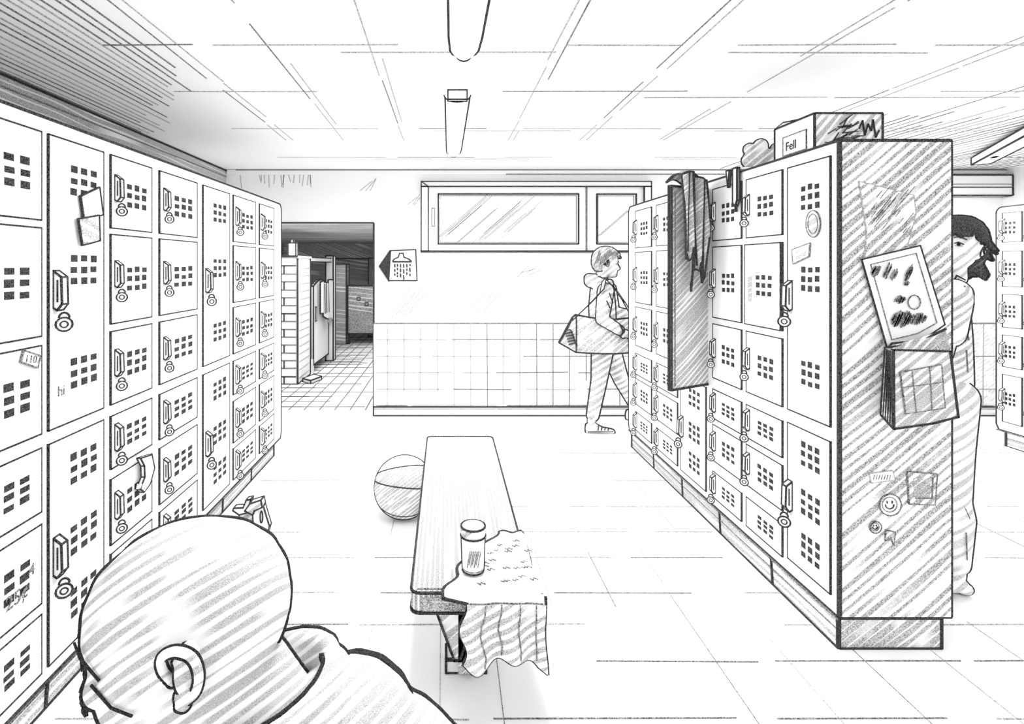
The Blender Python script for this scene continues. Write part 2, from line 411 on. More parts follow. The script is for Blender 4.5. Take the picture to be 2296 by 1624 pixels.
# shower sign
sg = thing('shower_sign', 'white shower pictogram sign with dark arrow on the back wall beside the opening', 'sign', (-.42, YB-.001, 1.35))
a = [PX(u, v, YB-.02) for u, v in ((876, 562), (932, 560), (935, 629), (872, 629))]
MB().prism(a, (0, .018, 0), 'paper', .006).build('sign_panel', sg)
MB().prism([PX(u, v, YB-.02) for u, v in ((850, 597), (874, 562), (872, 631))], (0, .018, 0), 'ink', .004).build('arrow', sg)
ic = MB(); y = YB-.026
ic.line([PX(u, v, y) for u, v in ((880, 586), (884, 581), (893, 577), (896, 568), (904, 568), (906, 577), (917, 581), (923, 586))], .006)
ic.beam(PX(880, 587, y), PX(923, 587, y), .008)
for u in (885, 891, 898, 905, 912, 919):
    v = 592
    while v < 620: L = random.uniform(4, 10); ic.beam(PX(u, v, y), PX(u+.5, v+L, y), .007); v += L+random.uniform(2, 4)
ic.build('shower_symbol', sg)

# ------------------------------------------------------------------ shower room beyond the opening
SY1 = 12.0
sf = MB().box(-3.6, -.4, YB+.15, SY1, -.1, 0, 'wall')
x = -3.4
while x < -.45: sf.beam((x, YB+.2, 0), (x+random.uniform(-.02, .02), SY1, 0), .006, 'soft'); x += .16
y = 5.7
while y < SY1-.1:
    for k in range(3):
        x = -3.2+random.random(); sf.beam((x, y, 0), (x+random.uniform(.5, 1.6), y, 0), .007, 'soft')
    y += .14 if y > 8 else .22
struct(sf.build('floor_shower'))
struct(MB().box(-3.6, -.4, YB+.15, SY1, 1.99, 2.05, 'shower_ceiling2').build('ceiling_shower'))
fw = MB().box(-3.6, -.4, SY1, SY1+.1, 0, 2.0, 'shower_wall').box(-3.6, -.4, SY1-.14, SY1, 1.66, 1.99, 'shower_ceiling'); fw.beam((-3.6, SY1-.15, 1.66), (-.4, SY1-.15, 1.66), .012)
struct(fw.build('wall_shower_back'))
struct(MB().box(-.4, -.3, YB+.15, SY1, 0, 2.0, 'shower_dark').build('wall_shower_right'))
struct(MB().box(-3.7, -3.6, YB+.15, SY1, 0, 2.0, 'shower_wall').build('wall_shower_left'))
pt = MB().ebox(-2.5, -1.88, 6.78, 7.4, 0, 1.62, .012)
pt.box(-2.5, -1.86, 6.76, 7.42, 1.6, 1.63)
pt.beam((-2.5, 6.76, 1.62), (-1.87, 6.76, 1.62), .014)
k = 0; z = 1.5
while z > .05:
    for yy, x0, x1 in ((6.78, -2.5, -1.9),): pt.beam((x0, yy, z), (x1, yy, z+random.uniform(-.006, .006)), .009, 'ink' if random.random() < .5 else 'soft')
    for j in range(2):
        xx = -2.05-j*.24-(k % 2)*.0
        if k % 2 == 0: pt.beam((xx, 6.78, z), (xx, 6.78, z-.1), .009, 'ink')
    pt.beam((-1.88, 6.85, z-.03), (-1.88, 7.35, z-.03), .005, 'faint')
    z -= .1; k += 1
struct(pt.build('wall_shower_partition'))
# stall: frame and door with towel
st = MB()
st.ebox(-1.90, -1.78, 8.45, 8.6, 0, 1.66, .012)
st.prism([(-1.93, 7.42, 1.56), (-1.93, 7.42, 1.62), (-1.86, 8.47, 1.62), (-1.86, 8.47, 1.56)], (.05, 0, 0), 'paper', .008)
sd = thing('shower_stall', 'white shower stall front with post, rail and round-topped door behind the brick partition', 'shower stall', (-1.9, 7.5, 0.0))
st.build('stall_frame', sd)
pts = [(-1.885, 7.47, .12)]+[(-1.885+.0*t, 7.47+t*.95, .12) for t in (1.0,)]
top = [(-1.885, 7.47+.95*t, 1.22+.10*math.sin(math.pi*min(1, t*1.0))*1-.04*t) for t in [1-i/10 for i in range(11)]]
MB().prism(pts+top, (.035, 0, 0), 'paper', .01).build('door_panel', sd)
MB().ebox(-1.85, -1.835, 7.55, 7.6, .72, .92, .006).build('handle', sd)
MB().box(-1.885, -1.85, 7.45, 7.5, 0, .2).build('foot', sd)
tw = MB(); nu, nv = 12, 12; P = []
for j in range(nv):
    for i in range(nu):
        a, b = i/(nu-1), j/(nv-1)
        P.append((-1.79+.02*math.sin(a*14), 7.62+.75*a, 1.27-.6*b*(.75+.3*a)+.02*math.sin(a*9)))
tw.grid(P, nu, nv, 'paper', .012, .011)
tw.box(-1.79, -1.77, 7.95, 8.36, .64, .7, 'jacket')
for a in (.25, .4, .6): tw.beam((-1.77, 7.62+.75*a, 1.24), (-1.77, 7.66+.75*a, .8), .006, 'ink')
tag(tw.build('towel', None, (-1.80, 8, .7)), 'white towel with dark hem hung over the shower stall door', 'towel')
struct(MB().ebox(-2.12, -1.9, 10.2, 10.5, 0, 1.53, .012, 'shower_wall').build('wall_shower_pier'))
sd2 = MB().ebox(-1.88, -.9, 10.25, 10.3, .2, 1.12, .014, 'shower_wall')
for (x, z) in ((-1.7, .9), (-1.55, .8), (-1.38, .95)): sd2.line([(x, 10.24, z), (x+.06, 10.24, z), (x+.06, 10.24, z-.06), (x, 10.24, z-.06)], .006, 'ink', True)
sd2.box(-1.88, -1.84, 10.26, 10.29, 0, .2, 'ink').box(-.94, -.9, 10.26, 10.29, 0, .2, 'ink')
tag(sd2.build('shower_partition', None, (-1.4, 10.27, 0)), 'low dark brick-marked stall panel at the far end of the shower room', 'partition')
struct(MB().ebox(-1.62, -.9, 11.2, 11.3, 0, 1.66, .012, 'shower_dark').build('wall_shower_screen'))
sb = thing('shampoo_bottle', 'capped bottle standing on top of the brick shower partition', 'bottle', (-2.0, 6.98, 1.632))
MB().ebox(-2.05, -1.95, 6.95, 7.02, 1.632, 1.80, .009, 'bag').build('bottle_body', sb)
MB().ebox(-2.02, -1.98, 6.96, 7.0, 1.80, 1.85, .009, 'jacket').build('cap', sb)
mt = MB(); q = [(-1.85, 6.92, 0), (-1.72, 6.8, 0), (-1.64, 7.05, 0), (-1.77, 7.18, 0)]
mt.prism(q, (0, 0, .045), 'paper', .009)
tag(mt.build('soap_tray', None, (-1.75, 7, 0)), 'small flat white tray lying on the floor beside the brick partition', 'tray')

# ------------------------------------------------------------------ lamps
def lamp(x, y0, y1, w0, w1, label, z=ZC-.065):
    t = thing('ceiling_lamp', label, 'lamp', (x, (y0+y1)/2, z), 'tube lamps along the ceiling')
    ys = [y0, y0+.02]+[y0+(y1-y0)*k/8 for k in range(1, 8)]+[y1-.06, y1-.02, y1]
    rings = []
    for y in ys:
        f = (y-y0)/(y1-y0); w = w0+(w1-w0)*f
        e = 1 if y < y1-.07 else (.92 if y < y1-.05 else (.75 if y < y1-.01 else .5))
        rings.append([(x+math.cos(a)*w/2*e, y, z+(.035*math.sin(a) if math.sin(a) < 0 else .02*math.sin(a))) for a in [2*math.pi*k/16 for k in range(16)]])
    b = MB().loft(rings, 'lamp')
    for k in (15, 9): b.line([r[k] for r in rings], .0055, 'ink')
    b.line([rings[-1][k] for k in range(8, 17-0) if k < 16]+[rings[-1][0]], .005)
    b.line([rings[0][k] for k in range(8, 16)]+[rings[0][0]], .004)
    b.build('diffuser', t)
    MB().ebox(x-w0*.36, x+w0*.36, y0-.03, y0, z-.03, z+.02, .004).build('end_cap', t)
    m = MB().box(x-.03, x+.03, y0+.1, y1-.1, z+.01, ZC-.001)
    m.build('mount', t)
lamp(.075, .75, 2.25, .175, .135, 'long white tube lamp nearest the top edge of the picture')
lamp(.06, 2.82, 4.25, .14, .12, 'shorter-looking white tube lamp between the near lamp and the window')
t = thing('ceiling_lamp', 'grey strip lamp on the ceiling above the far right lockers', 'lamp', (4.3, 4.1, ZC-.08), 'tube lamps along the ceiling')
d = Vector((-.56, -.88, 0)).normalized(); n = Vector((d.y, -d.x, 0)); p0 = Vector((4.6, 4.6, ZC-.09)); 
MB().prism([p0+n*.06, p0-n*.06, p0-n*.06+d*1.6, p0+n*.06+d*1.6], (0, 0, .06), 'paper', .006, 'ink').build('lamp_body', t)
MB().prism([p0+n*.02+d*.3, p0-n*.02+d*.3, p0-n*.02+d*.4, p0+n*.02+d*.4], (0, 0, .085), 'ink').build('bracket', t)

# ------------------------------------------------------------------ lockers
ORD = ['top', 'second', 'third', 'fourth', 'fifth', 'bottom']
def vents(mb, X, sg, ya, yb, zc, h=.105, rows=3, tall=False):
    # ya = far from handle .. yb; slots proud of the door by a hair
    for i in range(3):
        for j in range(rows):
            y0 = ya+(yb-ya)*(i/3+.06)+random.uniform(-.001, .001)*2; y1 = y0+(yb-ya)*.2
            z0 = zc-h/2+h*(j/rows)+random.uniform(-.002, .002); z1 = z0+h/rows*random.uniform(.5, .66)
            if tall: z1 = z0+h/rows*.72
            mb.box(min(X, X+sg*.0015), max(X, X+sg*.0015), y0, y1, z0, z1, 'vent')
def handle_mb(X, sg, y, z, k):
    h = MB(); a = .022*k; t = .011*k
    pts = [(X, z+.055*k), (X+sg*a, z+.038*k), (X+sg*a*1.1, z-.035*k), (X+sg*a*.5, z-.052*k), (X, z-.045*k)]
    h.prism([(px, y-t, pz) for px, pz in pts], (0, 2*t, 0), 'paper', .0028*k, 'ink')
    h.beam((X+sg*a*.55, y-t*1.05, z+.03*k), (X+sg*a*.55, y-t*1.05, z-.03*k), .002*k, 'ink')
    return h
def padlock(X, sg, y, z, k, label):
    o = Vector((X+sg*.022*k, y, z)); t = thing('padlock', label, 'padlock', o, 'padlocks on the locker doors')
    dirv = Vector((sg*.55, -.83, 0)).normalized(); side = Vector((dirv.y, -dirv.x, 0)); R = .019*k; c = o+Vector((0, 0, -.012*k))
    ring = lambda off, rr: [c+dirv*off+side*math.cos(a)*rr+Vector((0, 0, 1))*math.sin(a)*rr for a in [2*math.pi*i/14 for i in range(14)]]
    b = MB().loft([ring(-.006*k, R*.8), ring(-.004*k, R), ring(.004*k, R), ring(.006*k, R*.8)], 'paper')
    b.line(ring(.0055*k, R*1.0), .0024*k, 'ink', True).line(ring(.0065*k, R*.45), .0018*k, 'ink', True)
    b.build('lock_body', t)
    s = MB().tube([c+side*math.cos(a)*R*.62+Vector((0, 0, R*.9+max(0, math.sin(a))*R*.75)) for a in [math.pi*i/8 for i in range(9)]], .0032*k, 'ink', 6); s.build('shackle', t)
def frame_lines(d, X, sg, y0, y1, z0, z1, wy, wz):
    e = .0015
    for ya, yb, za, zb in ((y0, y1, z1-wz, z1), (y0, y1, z0, z0+wz), (y0, y0+wy, z0, z1), (y1-wy, y1, z0, z1)):
        d.box(min(X, X+sg*e), max(X, X+sg*e), ya, yb, za, zb, 'ink')
def make_bank(name, label, Xf, sg, depth, ys, y0, y1, bank, cols, dark_end=None, kick_in=.0):
    """cols: list of (ya, yb, rows, colname); rows: list of (z0,z1,kind)"""
    root = thing(name, label, 'lockers', (Xf-sg*depth/2, (y0+y1)/2, 0))
    Xb = Xf-sg*depth; lo, hi = min(Xf, Xb), max(Xf, Xb)
    # body: profile in YZ with softened far corners
    r = .05; prof = [(y0, .125), (y1-.02, .125), (y1, .17)]+[(y1-r+r*math.cos(a), 2.0-r+r*math.sin(a)) for a in [math.pi/2*i/5 for i in range(6)]]+[(y0, 2.0)]
    b = MB(); holes = [c for c in cols if len(c) > 4]
    b.prism([(Xf, y, z) for y, z in prof], (-sg*depth, 0, 0), 'paper')
    b.line([(Xf, y, z) for y, z in prof], .0055, 'ink', True); b.line([(Xb, y, z) for y, z in prof], .005, 'ink', True)
    b.beam((Xf, y0, 2.0), (Xb, y0, 2.0), .0075).beam((Xf, y0, .128), (Xb, y0, .128), .0065).beam((Xb, y0, .128), (Xb, y0, 2.0), .0065)
    b.build('locker_body', root)
    if dark_end:
        e = MB().box(lo+.003, hi-.003, y0-.006, y0, .13, 1.995, 'end'); e.beam((Xf, y0-.006, .13), (Xf, y0-.006, 2.0), .0065).build('end_panel', root)  # thin sheet carrying the painted shade of the near end
    p = MB(); xk = Xf-sg*kick_in
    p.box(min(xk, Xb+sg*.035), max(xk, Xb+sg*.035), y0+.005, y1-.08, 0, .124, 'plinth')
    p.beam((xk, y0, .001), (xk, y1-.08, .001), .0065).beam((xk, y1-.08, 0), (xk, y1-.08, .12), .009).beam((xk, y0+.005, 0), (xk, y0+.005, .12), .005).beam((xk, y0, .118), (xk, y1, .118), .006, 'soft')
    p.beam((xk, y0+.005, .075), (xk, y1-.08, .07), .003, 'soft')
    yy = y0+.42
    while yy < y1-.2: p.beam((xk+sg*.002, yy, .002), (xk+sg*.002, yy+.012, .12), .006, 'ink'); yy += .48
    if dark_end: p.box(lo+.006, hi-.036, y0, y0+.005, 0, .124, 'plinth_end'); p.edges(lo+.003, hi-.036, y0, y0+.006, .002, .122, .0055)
    p.build('plinth', root)
    for col in cols:
        ya, yb, rows, cn = col[:4]; ym = (ya+yb)/2
        for ri, (z0, z1, kind) in enumerate(rows):
            X = Xf; th = .008; d = MB(); tall = (z1-z0) > .5
            if kind == 'open': continue
            th = .006
            if kind == 'ajar': th = .014
            mat = 'door_grey' if kind == 'ajar' else 'paper'
            d.box(min(X, X+sg*th), max(X, X+sg*th), ya, yb, z0, z1, mat)
            X1 = X+sg*th; wy = .0021*ym; wz = .0055
            frame_lines(d, X1, sg, ya, yb, z0, z1, wy, wz)
            dd = .0007  # dark door edge toward the camera
            d.box(min(X, X1), max(X, X1), ya-dd, ya, z0, z1, 'ink')
            near = ya; wd = yb-ya
            hy = ya+wd*.12 if sg > 0 else yb-wd*.08
            if sg > 0: va, vb = ya+wd*.33, ya+wd*.88
            else: va, vb = ya+wd*.2, ya+wd*.68
            if wd < .2: va, vb = ya+wd*.3, ya+wd*.9
            if tall:
                for f in ((.87, .55, .18) if z0 > .5 else (.84, .5, .2)): vents(d, X1, sg, va, vb, z0+(z1-z0)*f, .12, 3)
            else: vents(d, X1, sg, va, vb, z0+(z1-z0)*.52, min(.115, (z1-z0)*.45), 3)
            if kind == 'ajar':
                d.box(X1-.002, X1+.001, yb-wd*.22, yb-wd*.12, z0+.12, z0+.25, 'jacket')
            do = d.build('door', root)
            if kind in ('nolock', 'ajar'): continue
            k = 1.25 if tall else (1.0 if ym < 3.2 else 1.1)
            hz = z0+(z1-z0)*(.47 if tall else .55)
            if kind != 'bare': handle_mb(X1, sg, hy, hz, k).build('handle', do)
            padlock(X1, sg, hy, hz-.075*k-.004, k, 'padlock on the %s door, %s, %s' % ((('upper tall' if z0 > .5 else 'lower tall') if tall else ORD[ri] if ri < len(rows)-1 else 'bottom'), cn, bank))
    return root
U = [(1.655, 1.95), (1.275, 1.635), (.955, 1.25)]; Lw = [(.70, .915), (.40, .665), (.17, .37)]
six = [(a, b, 'n') for a, b in U+Lw]
left = make_bank('locker_bank', 'long white bank of lockers with padlocked doors along the left wall', -1.33, 1, .6, None, 1.40, 4.314, 'left lockers', [
    (1.42, 1.754, [(a, b, 'nolock') for a, b in U+Lw], ''),
    (1.783, 2.072, [(.955, 1.95, 'n'), (.17, .915, 'n')], 'second column from the left'),
    (2.114, 2.411, six, 'third column from the left'),
    (2.474, 2.85, six, 'fourth column from the left'),
    (2.917, 3.277, [(.955, 1.95, 'n'), (.17, .915, 'n')], 'fifth column from the left'),
    (3.332, 3.728, six, 'sixth column from the left'),
    (3.80, 4.124, six, 'last column by the shower opening')], kick_in=.035)
UR = [(1.648, 1.95), (1.208, 1.617), (.86, 1.176)]; LR = [(.627, .80), (.384, .597), (.173, .327)]
sixr = [(a, b, 'n') for a, b in UR+LR]; s2 = list(sixr); s2[1] = (UR[1][0], UR[1][1], 'ajar'); s2[5] = (.173, .327, 'nolock')
right = make_bank('locker_bank', 'white middle bank of lockers with shade-hatched end panel and one open door', 1.544, -1, .44, None, 2.105, 4.52, 'middle lockers', [
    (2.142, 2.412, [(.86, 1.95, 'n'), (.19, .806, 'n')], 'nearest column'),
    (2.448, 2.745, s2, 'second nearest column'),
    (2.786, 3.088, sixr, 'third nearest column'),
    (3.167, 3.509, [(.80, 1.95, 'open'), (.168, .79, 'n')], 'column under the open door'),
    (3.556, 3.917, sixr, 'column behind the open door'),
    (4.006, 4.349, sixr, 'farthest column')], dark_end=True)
# flat black sheet painted as the shade inside the opened locker
cav = MB().box(1.5415, 1.5445, 3.175, 3.50, .81, 1.945, 'black'); cav.build('compartment_shade', right)
# open tall door swung out toward the aisle
a = Vector((1.544, 3.17, 0)); b = Vector((1.254, 3.01, 0)); nn = (b-a).normalized(); pr = Vector((nn.y, -nn.x, 0))*-1
od = MB(); 
od.prism([a+Vector((0, 0, .81)), b+Vector((0, 0, .81)), b+Vector((0, 0, 1.955)), a+Vector((0, 0, 1.955))], pr*.015, 'door_in', .0075)
q = nn*.03
od.beam(b-q+Vector((0, 0, .83))+pr*.017, b-q+Vector((0, 0, 1.93))+pr*.017, .003, 'soft')
odo = od.build('door', right); odo['label'] = 'tall grey-inside door standing open into the aisle'
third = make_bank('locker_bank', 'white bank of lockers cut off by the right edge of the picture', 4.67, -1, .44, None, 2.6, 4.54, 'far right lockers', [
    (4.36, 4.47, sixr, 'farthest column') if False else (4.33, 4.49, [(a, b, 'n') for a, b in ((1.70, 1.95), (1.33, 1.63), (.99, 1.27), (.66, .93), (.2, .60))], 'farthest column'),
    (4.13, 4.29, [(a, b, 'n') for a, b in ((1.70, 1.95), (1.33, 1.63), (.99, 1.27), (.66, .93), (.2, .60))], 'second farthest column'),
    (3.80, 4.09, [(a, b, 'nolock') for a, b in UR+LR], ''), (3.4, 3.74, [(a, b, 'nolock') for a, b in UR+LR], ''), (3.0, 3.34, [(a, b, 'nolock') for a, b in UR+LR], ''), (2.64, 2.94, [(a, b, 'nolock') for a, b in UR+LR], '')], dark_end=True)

def text_mb(s, size, mtx, mat='ink'):
    cu = bpy.data.curves.new('t', 'FONT'); cu.body = s; cu.size = size; cu.extrude = .001; o = bpy.data.objects.new('t', cu); C.objects.link(o)
    dg = bpy.context.evaluated_depsgraph_get(); dg.update(); ev = o.evaluated_get(dg); m = ev.to_mesh()
    mb = MB().add([mtx @ v.co for v in m.vertices], [tuple(p.vertices) for p in m.polygons], mat); ev.to_mesh_clear(); bpy.data.objects.remove(o); return mb
# ---- things stuck on the left lockers (front plane X=-1.32)
XF = -1.33+.0085
def LP(u, v, off=0.0):                                             # point on the left lockers' face
    Y = F*(1.33)/(VU-u); return Vector((XF+off, Y, EYE-(v-VV)*Y/F))
n1 = MB().prism([LP(u, v, .006) for u, v in ((170, 440), (213, 420), (221, 482), (178, 492))], (.003, 0, 0), 'door_grey', .003)
tag(n1.build('paper_note', None, LP(195, 490)), 'upper tilted paper note stuck on the tall left locker door', 'note', 'notes on the tall left locker')
n2 = MB().prism([LP(u, v, .011) for u, v in ((162, 491), (209, 483), (211, 540), (171, 550))], (.003, 0, 0), 'cloth', .003)
tag(n2.build('paper_note', None, LP(190, 550)), 'lower dark square note overlapping the tilted note on the left locker', 'note', 'notes on the tall left locker')
tg = MB().prism([LP(u, v, .001) for u, v in ((45, 786), (82, 798), (76, 825), (38, 812))], (.003, 0, 0), 'paper', .0025, 'soft')
def LM(u, v, off=.005): p = LP(u, v, off); return Matrix.Translation(p) @ Matrix(((0, 0, 1, 0), (1, 0, 0, 0), (0, 1, 0, 0), (0, 0, 0, 1)))
tgo = tag(tg.build('number_plate', None, LP(60, 825)), 'small tilted tag reading 1107 on the locker door at the left edge', 'tag')
text_mb('1107', .034, LM(45, 813) @ Matrix.Rotation(math.radians(-12), 4, 'Z'), 'soft').build('lettering', tgo)
for s, u, v, sz in (('25¢', 2, 1375, .06), ('4', 55, 1295, .05), ('hi', 120, 890, .05)): text_mb(s, sz, LM(u, v), 'soft').build('pencil_scrawl', left)
# sock caught in a left door
sk = MB(); XS = XF+.012
pts = [LP(u, v, .012) for u, v in ((296, 1028), (322, 1020), (328, 1050), (318, 1085), (304, 1104), (295, 1097), (306, 1070), (305, 1045))]
vs_ = MB().prism(pts, (.016, 0, 0), 'paper', .003); vs_.prism([LP(u, v, .0125) for u, v in ((296, 1085), (314, 1088), (304, 1104), (294, 1097))], (.0175, 0, 0), 'cloth')
tag(vs_.build('sock', None, LP(310, 1100)), 'white sock with dark toe dangling from a shut locker door on the left', 'sock')

# ---- things on the middle lockers' front
XM = 1.544-.0085
def RP(u, v, off=0.0):
    Y = F*1.544/(u-VU); return Vector((XM-off, Y, EYE-(v-VV)*Y/F))
c = RP(1829, 502); 
def disc_on(plane, cx, cz, rx, rz, n=20): return [plane(cx+rx*math.cos(2*math.pi*k/n), cz+rz*math.sin(2*math.pi*k/n)) for k in range(n)]
s1 = MB().prism([p+Vector((-.001, 0, 0)) for p in disc_on(RP, 1829, 502, 16, 30)], (-.002, 0, 0), 'cloth', .002, 'soft')
s1.line([p+Vector((-.004, 0, 0)) for p in disc_on(RP, 1829, 502, 11, 22)], .0016, 'soft', True)
tag(s1.build('round_sticker', None, RP(1829, 532)), 'round sticker high on the nearest tall door of the middle lockers', 'sticker')
s2_ = MB().prism([RP(u, v, .001) for u, v in ((1782, 560), (1822, 545), (1820, 575), (1784, 592))], (-.003, 0, 0), 'paper', .0022, 'soft')
s2_.prism([RP(u, v, .0042) for u, v in ((1790, 566), (1814, 556), (1812, 573), (1791, 583))], (-.001, 0, 0), 'cloth')
tag(s2_.build('photo_sticker', None, RP(1800, 590)), 'small tilted photo with white border below the round sticker', 'photo')

# ---- end panel of the middle lockers (plane Y = 2.099)
YE = 2.105-.0065
def EP(u, v, off=0.0): return PX(u, v, YE-off)
def sheet(pts, mat, r, im='soft', th=.003, off=.001): return MB().prism([EP(u, v, off) for u, v in pts], (0, -th, 0), mat, r, im)
p1 = sheet(((1925, 407), (2048, 438), (2052, 480), (2035, 545), (2040, 565), (1938, 580), (1942, 520)), 'end', .0016, 'faint')
for k in range(34):
    u = 1945+random.random()*80; v = 440+random.random()*90; L = random.uniform(15, 50); p1.beam(EP(u, v, .0045), EP(u+L*.62, v-L*.75, .0045), .0012, 'soft')
tag(p1.build('poster', None, EP(1990, 580)), 'faint scribbled sheet pinned behind the framed poster on the locker end', 'poster')
# framed poster with curling foot
po = MB(); nu, nv = 10, 14; P = []
A, B, Cc, D = (1932, 582), (2063, 551), (2118, 728), (1988, 778)
for j in range(nv):
    for i in range(nu):
        a, b = i/(nu-1), j/(nv-1)
        u = (A[0]*(1-a)+B[0]*a)*(1-b)+(D[0]*(1-a)+Cc[0]*a)*b; v = (A[1]*(1-a)+B[1]*a)*(1-b)+(D[1]*(1-a)+Cc[1]*a)*b
        curl = .003+.045*max(0, b-.7)**1.5*(.4+a)
        v += 14*math.sin(a*math.pi)*b*b
        P.append(PX(u, v, YE-.007-curl))
po.grid(P, nu, nv, 'paper', .002, .0028)
S = lambda i, j: P[j*nu+i]+Vector((0, -.003, 0))
po.line([S(1, 1), S(8, 1), S(8, 6), S(8, 12), S(5, 12), S(1, 12), S(1, 6)], .0016, 'soft', True)
def blob(mb, u, v, ru, rv, n, w=.0016, mat='soft', surf=None):
    for k in range(n):
        a = random.uniform(-1, 1); x = u+a*ru; h = rv*math.sqrt(1-a*a); y = YE-.012-.0
        mb.beam(PX(x-h*.35, v+h*random.uniform(.4, 1), surf or y), PX(x+h*.35, v-h*random.uniform(.4, 1), surf or y), w, mat)
for (u, v, ru, rv, n) in ((1965, 608, 10, 14, 14), (1990, 608, 6, 22, 8), (2005, 615, 5, 18, 6), (2038, 612, 5, 22, 12), (2034, 636, 7, 6, 8), (2016, 672, 14, 10, 22), (2022, 715, 22, 22, 40), (2058, 715, 22, 14, 26)): blob(po, u, v, ru, rv, n, surf=YE-.017)
po.line([PX(2050+14*math.cos(a), 678+16*math.sin(a), YE-.016) for a in [2*math.pi*k/12 for k in range(12)]], .002, 'soft', True)
tag(po.build('poster', None, EP(1990, 780)), 'tilted white poster with dark blots and curling foot on the locker end', 'poster')
# tote bag hung under it
tb = thing('tote_bag', 'dark boxy tote bag with a patch hanging below the poster on the locker end', 'bag', EP(2060, 955))
y0 = YE-.006
f_ = [(2003, 785), (2130, 788), (2148, 935), (2090, 950), (2004, 962)]; bk = [(1985, 782), (2126, 780), (2140, 930), (2088, 940), (1975, 930)]
bm_ = MB(); fr = [PX(u, v, y0-.10) for u, v in f_]; bb_ = [PX(u+(1130-0)*0, v, y0) for u, v in bk]
fr = [Vector((p.x, y0-.085, p.z)) for p in [PX(u, v, y0-.085) for u, v in f_]]
bm_.add(fr+bb_, [(4, 3, 2, 1, 0), (5, 6, 7, 8, 9)]+[(k, (k+1) % 5, 5+(k+1) % 5, 5+k) for k in range(5)], 'cloth')
bm_.line(fr, .0042, 'ink', True); bm_.beam(fr[0], bb_[0], .004).beam(bb_[0], bb_[4], .0035).beam(bb_[4], fr[4], .004)
for k in range(5): bm_.beam(fr[0].lerp(bb_[0], .15+.16*k), fr[4].lerp(bb_[4], .1+.18*k), .0022, 'ink')
bm_.build('bag_body', tb)
MB().add([PX(1984, 780, y0-.05), PX(2120, 740, y0-.05), PX(2132, 790, y0-.088), PX(2004, 787, y0-.088), PX(1984, 782, y0-.045), PX(2120, 742, y0-.045), PX(2132, 792, y0-.083), PX(2004, 789, y0-.083)], [(0, 1, 2, 3), (7, 6, 5, 4), (0, 3, 7, 4), (1, 5, 6, 2), (0, 4, 5, 1), (3, 2, 6, 7)], 'jacket').line([PX(1984, 780, y0-.052), PX(2050, 772, y0-.052), PX(2120, 738, y0-.052)], .004).build('flap', tb)
pc = MB(); pq = [PX(u, v, y0-.089) for u, v in ((2018, 835), (2110, 818), (2118, 915), (2030, 928))]; pc.prism(pq, (0, -.002, 0), 'door_in', .0018, 'soft'); pc.beam(PX(2045, 830, y0-.093), PX(2055, 925, y0-.093), .0016, 'soft').beam(PX(2085, 825, y0-.093), PX(2090, 920, y0-.093), .0016, 'soft').beam(PX(2020, 870, y0-.093), PX(2112, 858, y0-.093), .0016, 'soft'); pc.build('patch', tb)
MB().tube([PX(u, v, y0-.02) for u, v in ((1990, 782), (2000, 770), (2060, 765), (2118, 745), (2126, 780))], .004, 'ink', 6).build('handle', tb)
e1 = sheet(((2033, 1057), (2100, 1063), (2095, 1132), (2037, 1130)), 'end', .0022); e1.prism([EP(u, v, .0045) for u, v in ((2048, 1072), (2086, 1075), (2084, 1116), (2050, 1115))], (0, -.001, 0), 'jacket'); e1.line([EP(2053, 1118, .006), EP(2090, 1118, .006), EP(2092, 1072, .006)], .002, 'soft')
tag(e1.build('square_sticker', None, EP(2065, 1132)), 'square dark-centred sticker low on the locker end panel', 'sticker', 'stickers on the locker end')
for (u, v, r, lab) in ((1995, 1132, 24, 'larger round smiling sticker low on the locker end panel'), (1962, 1182, 13, 'smaller round sticker left below the smiling one')):
    e = MB().prism([EP(u+r*math.cos(a), v+r*math.sin(a), .001) for a in [2*math.pi*k/20 for k in range(20)]], (0, -.003, 0), 'paper', .0022, 'soft')
    e.line([EP(u+r*.7*math.cos(a), v+r*.7*math.sin(a), .006) for a in [2*math.pi*k/16 for k in range(16)]], .0012, 'soft', True)
    e.line([EP(u+r*.4*math.cos(a), v+r*.4*math.sin(a), .006) for a in [math.pi*k/8 for k in range(9)]], .0016, 'ink')
    e.beam(EP(u-r*.25, v-r*.35, .006), EP(u-r*.22, v-r*.1, .006), .0016).beam(EP(u+r*.25, v-r*.35, .006), EP(u+r*.22, v-r*.1, .006), .0016)
    tag(e.build('round_sticker', None, EP(u, v+r)), lab, 'sticker', 'stickers on the locker end')
e3 = sheet(((1948, 1062), (2000, 1055), (2006, 1076), (1953, 1083)), 'paper', .0016, 'faint')
for k in range(7): e3.beam(EP(1958+k*6, 1076, .0045), EP(1961+k*6, 1065, .0045), .0012, 'soft')
tag(e3.build('name_label', None, EP(1975, 1083)), 'faint oblong label above the round stickers on the locker end', 'label')
e4 = sheet(((1985, 1188), (2006, 1193), (2003, 1222), (1996, 1205), (1984, 1212)), 'cloth', .0018)
tag(e4.build('torn_sticker', None, EP(1995, 1222)), 'torn scrap of sticker right of the small round one', 'sticker', 'stickers on the locker end')

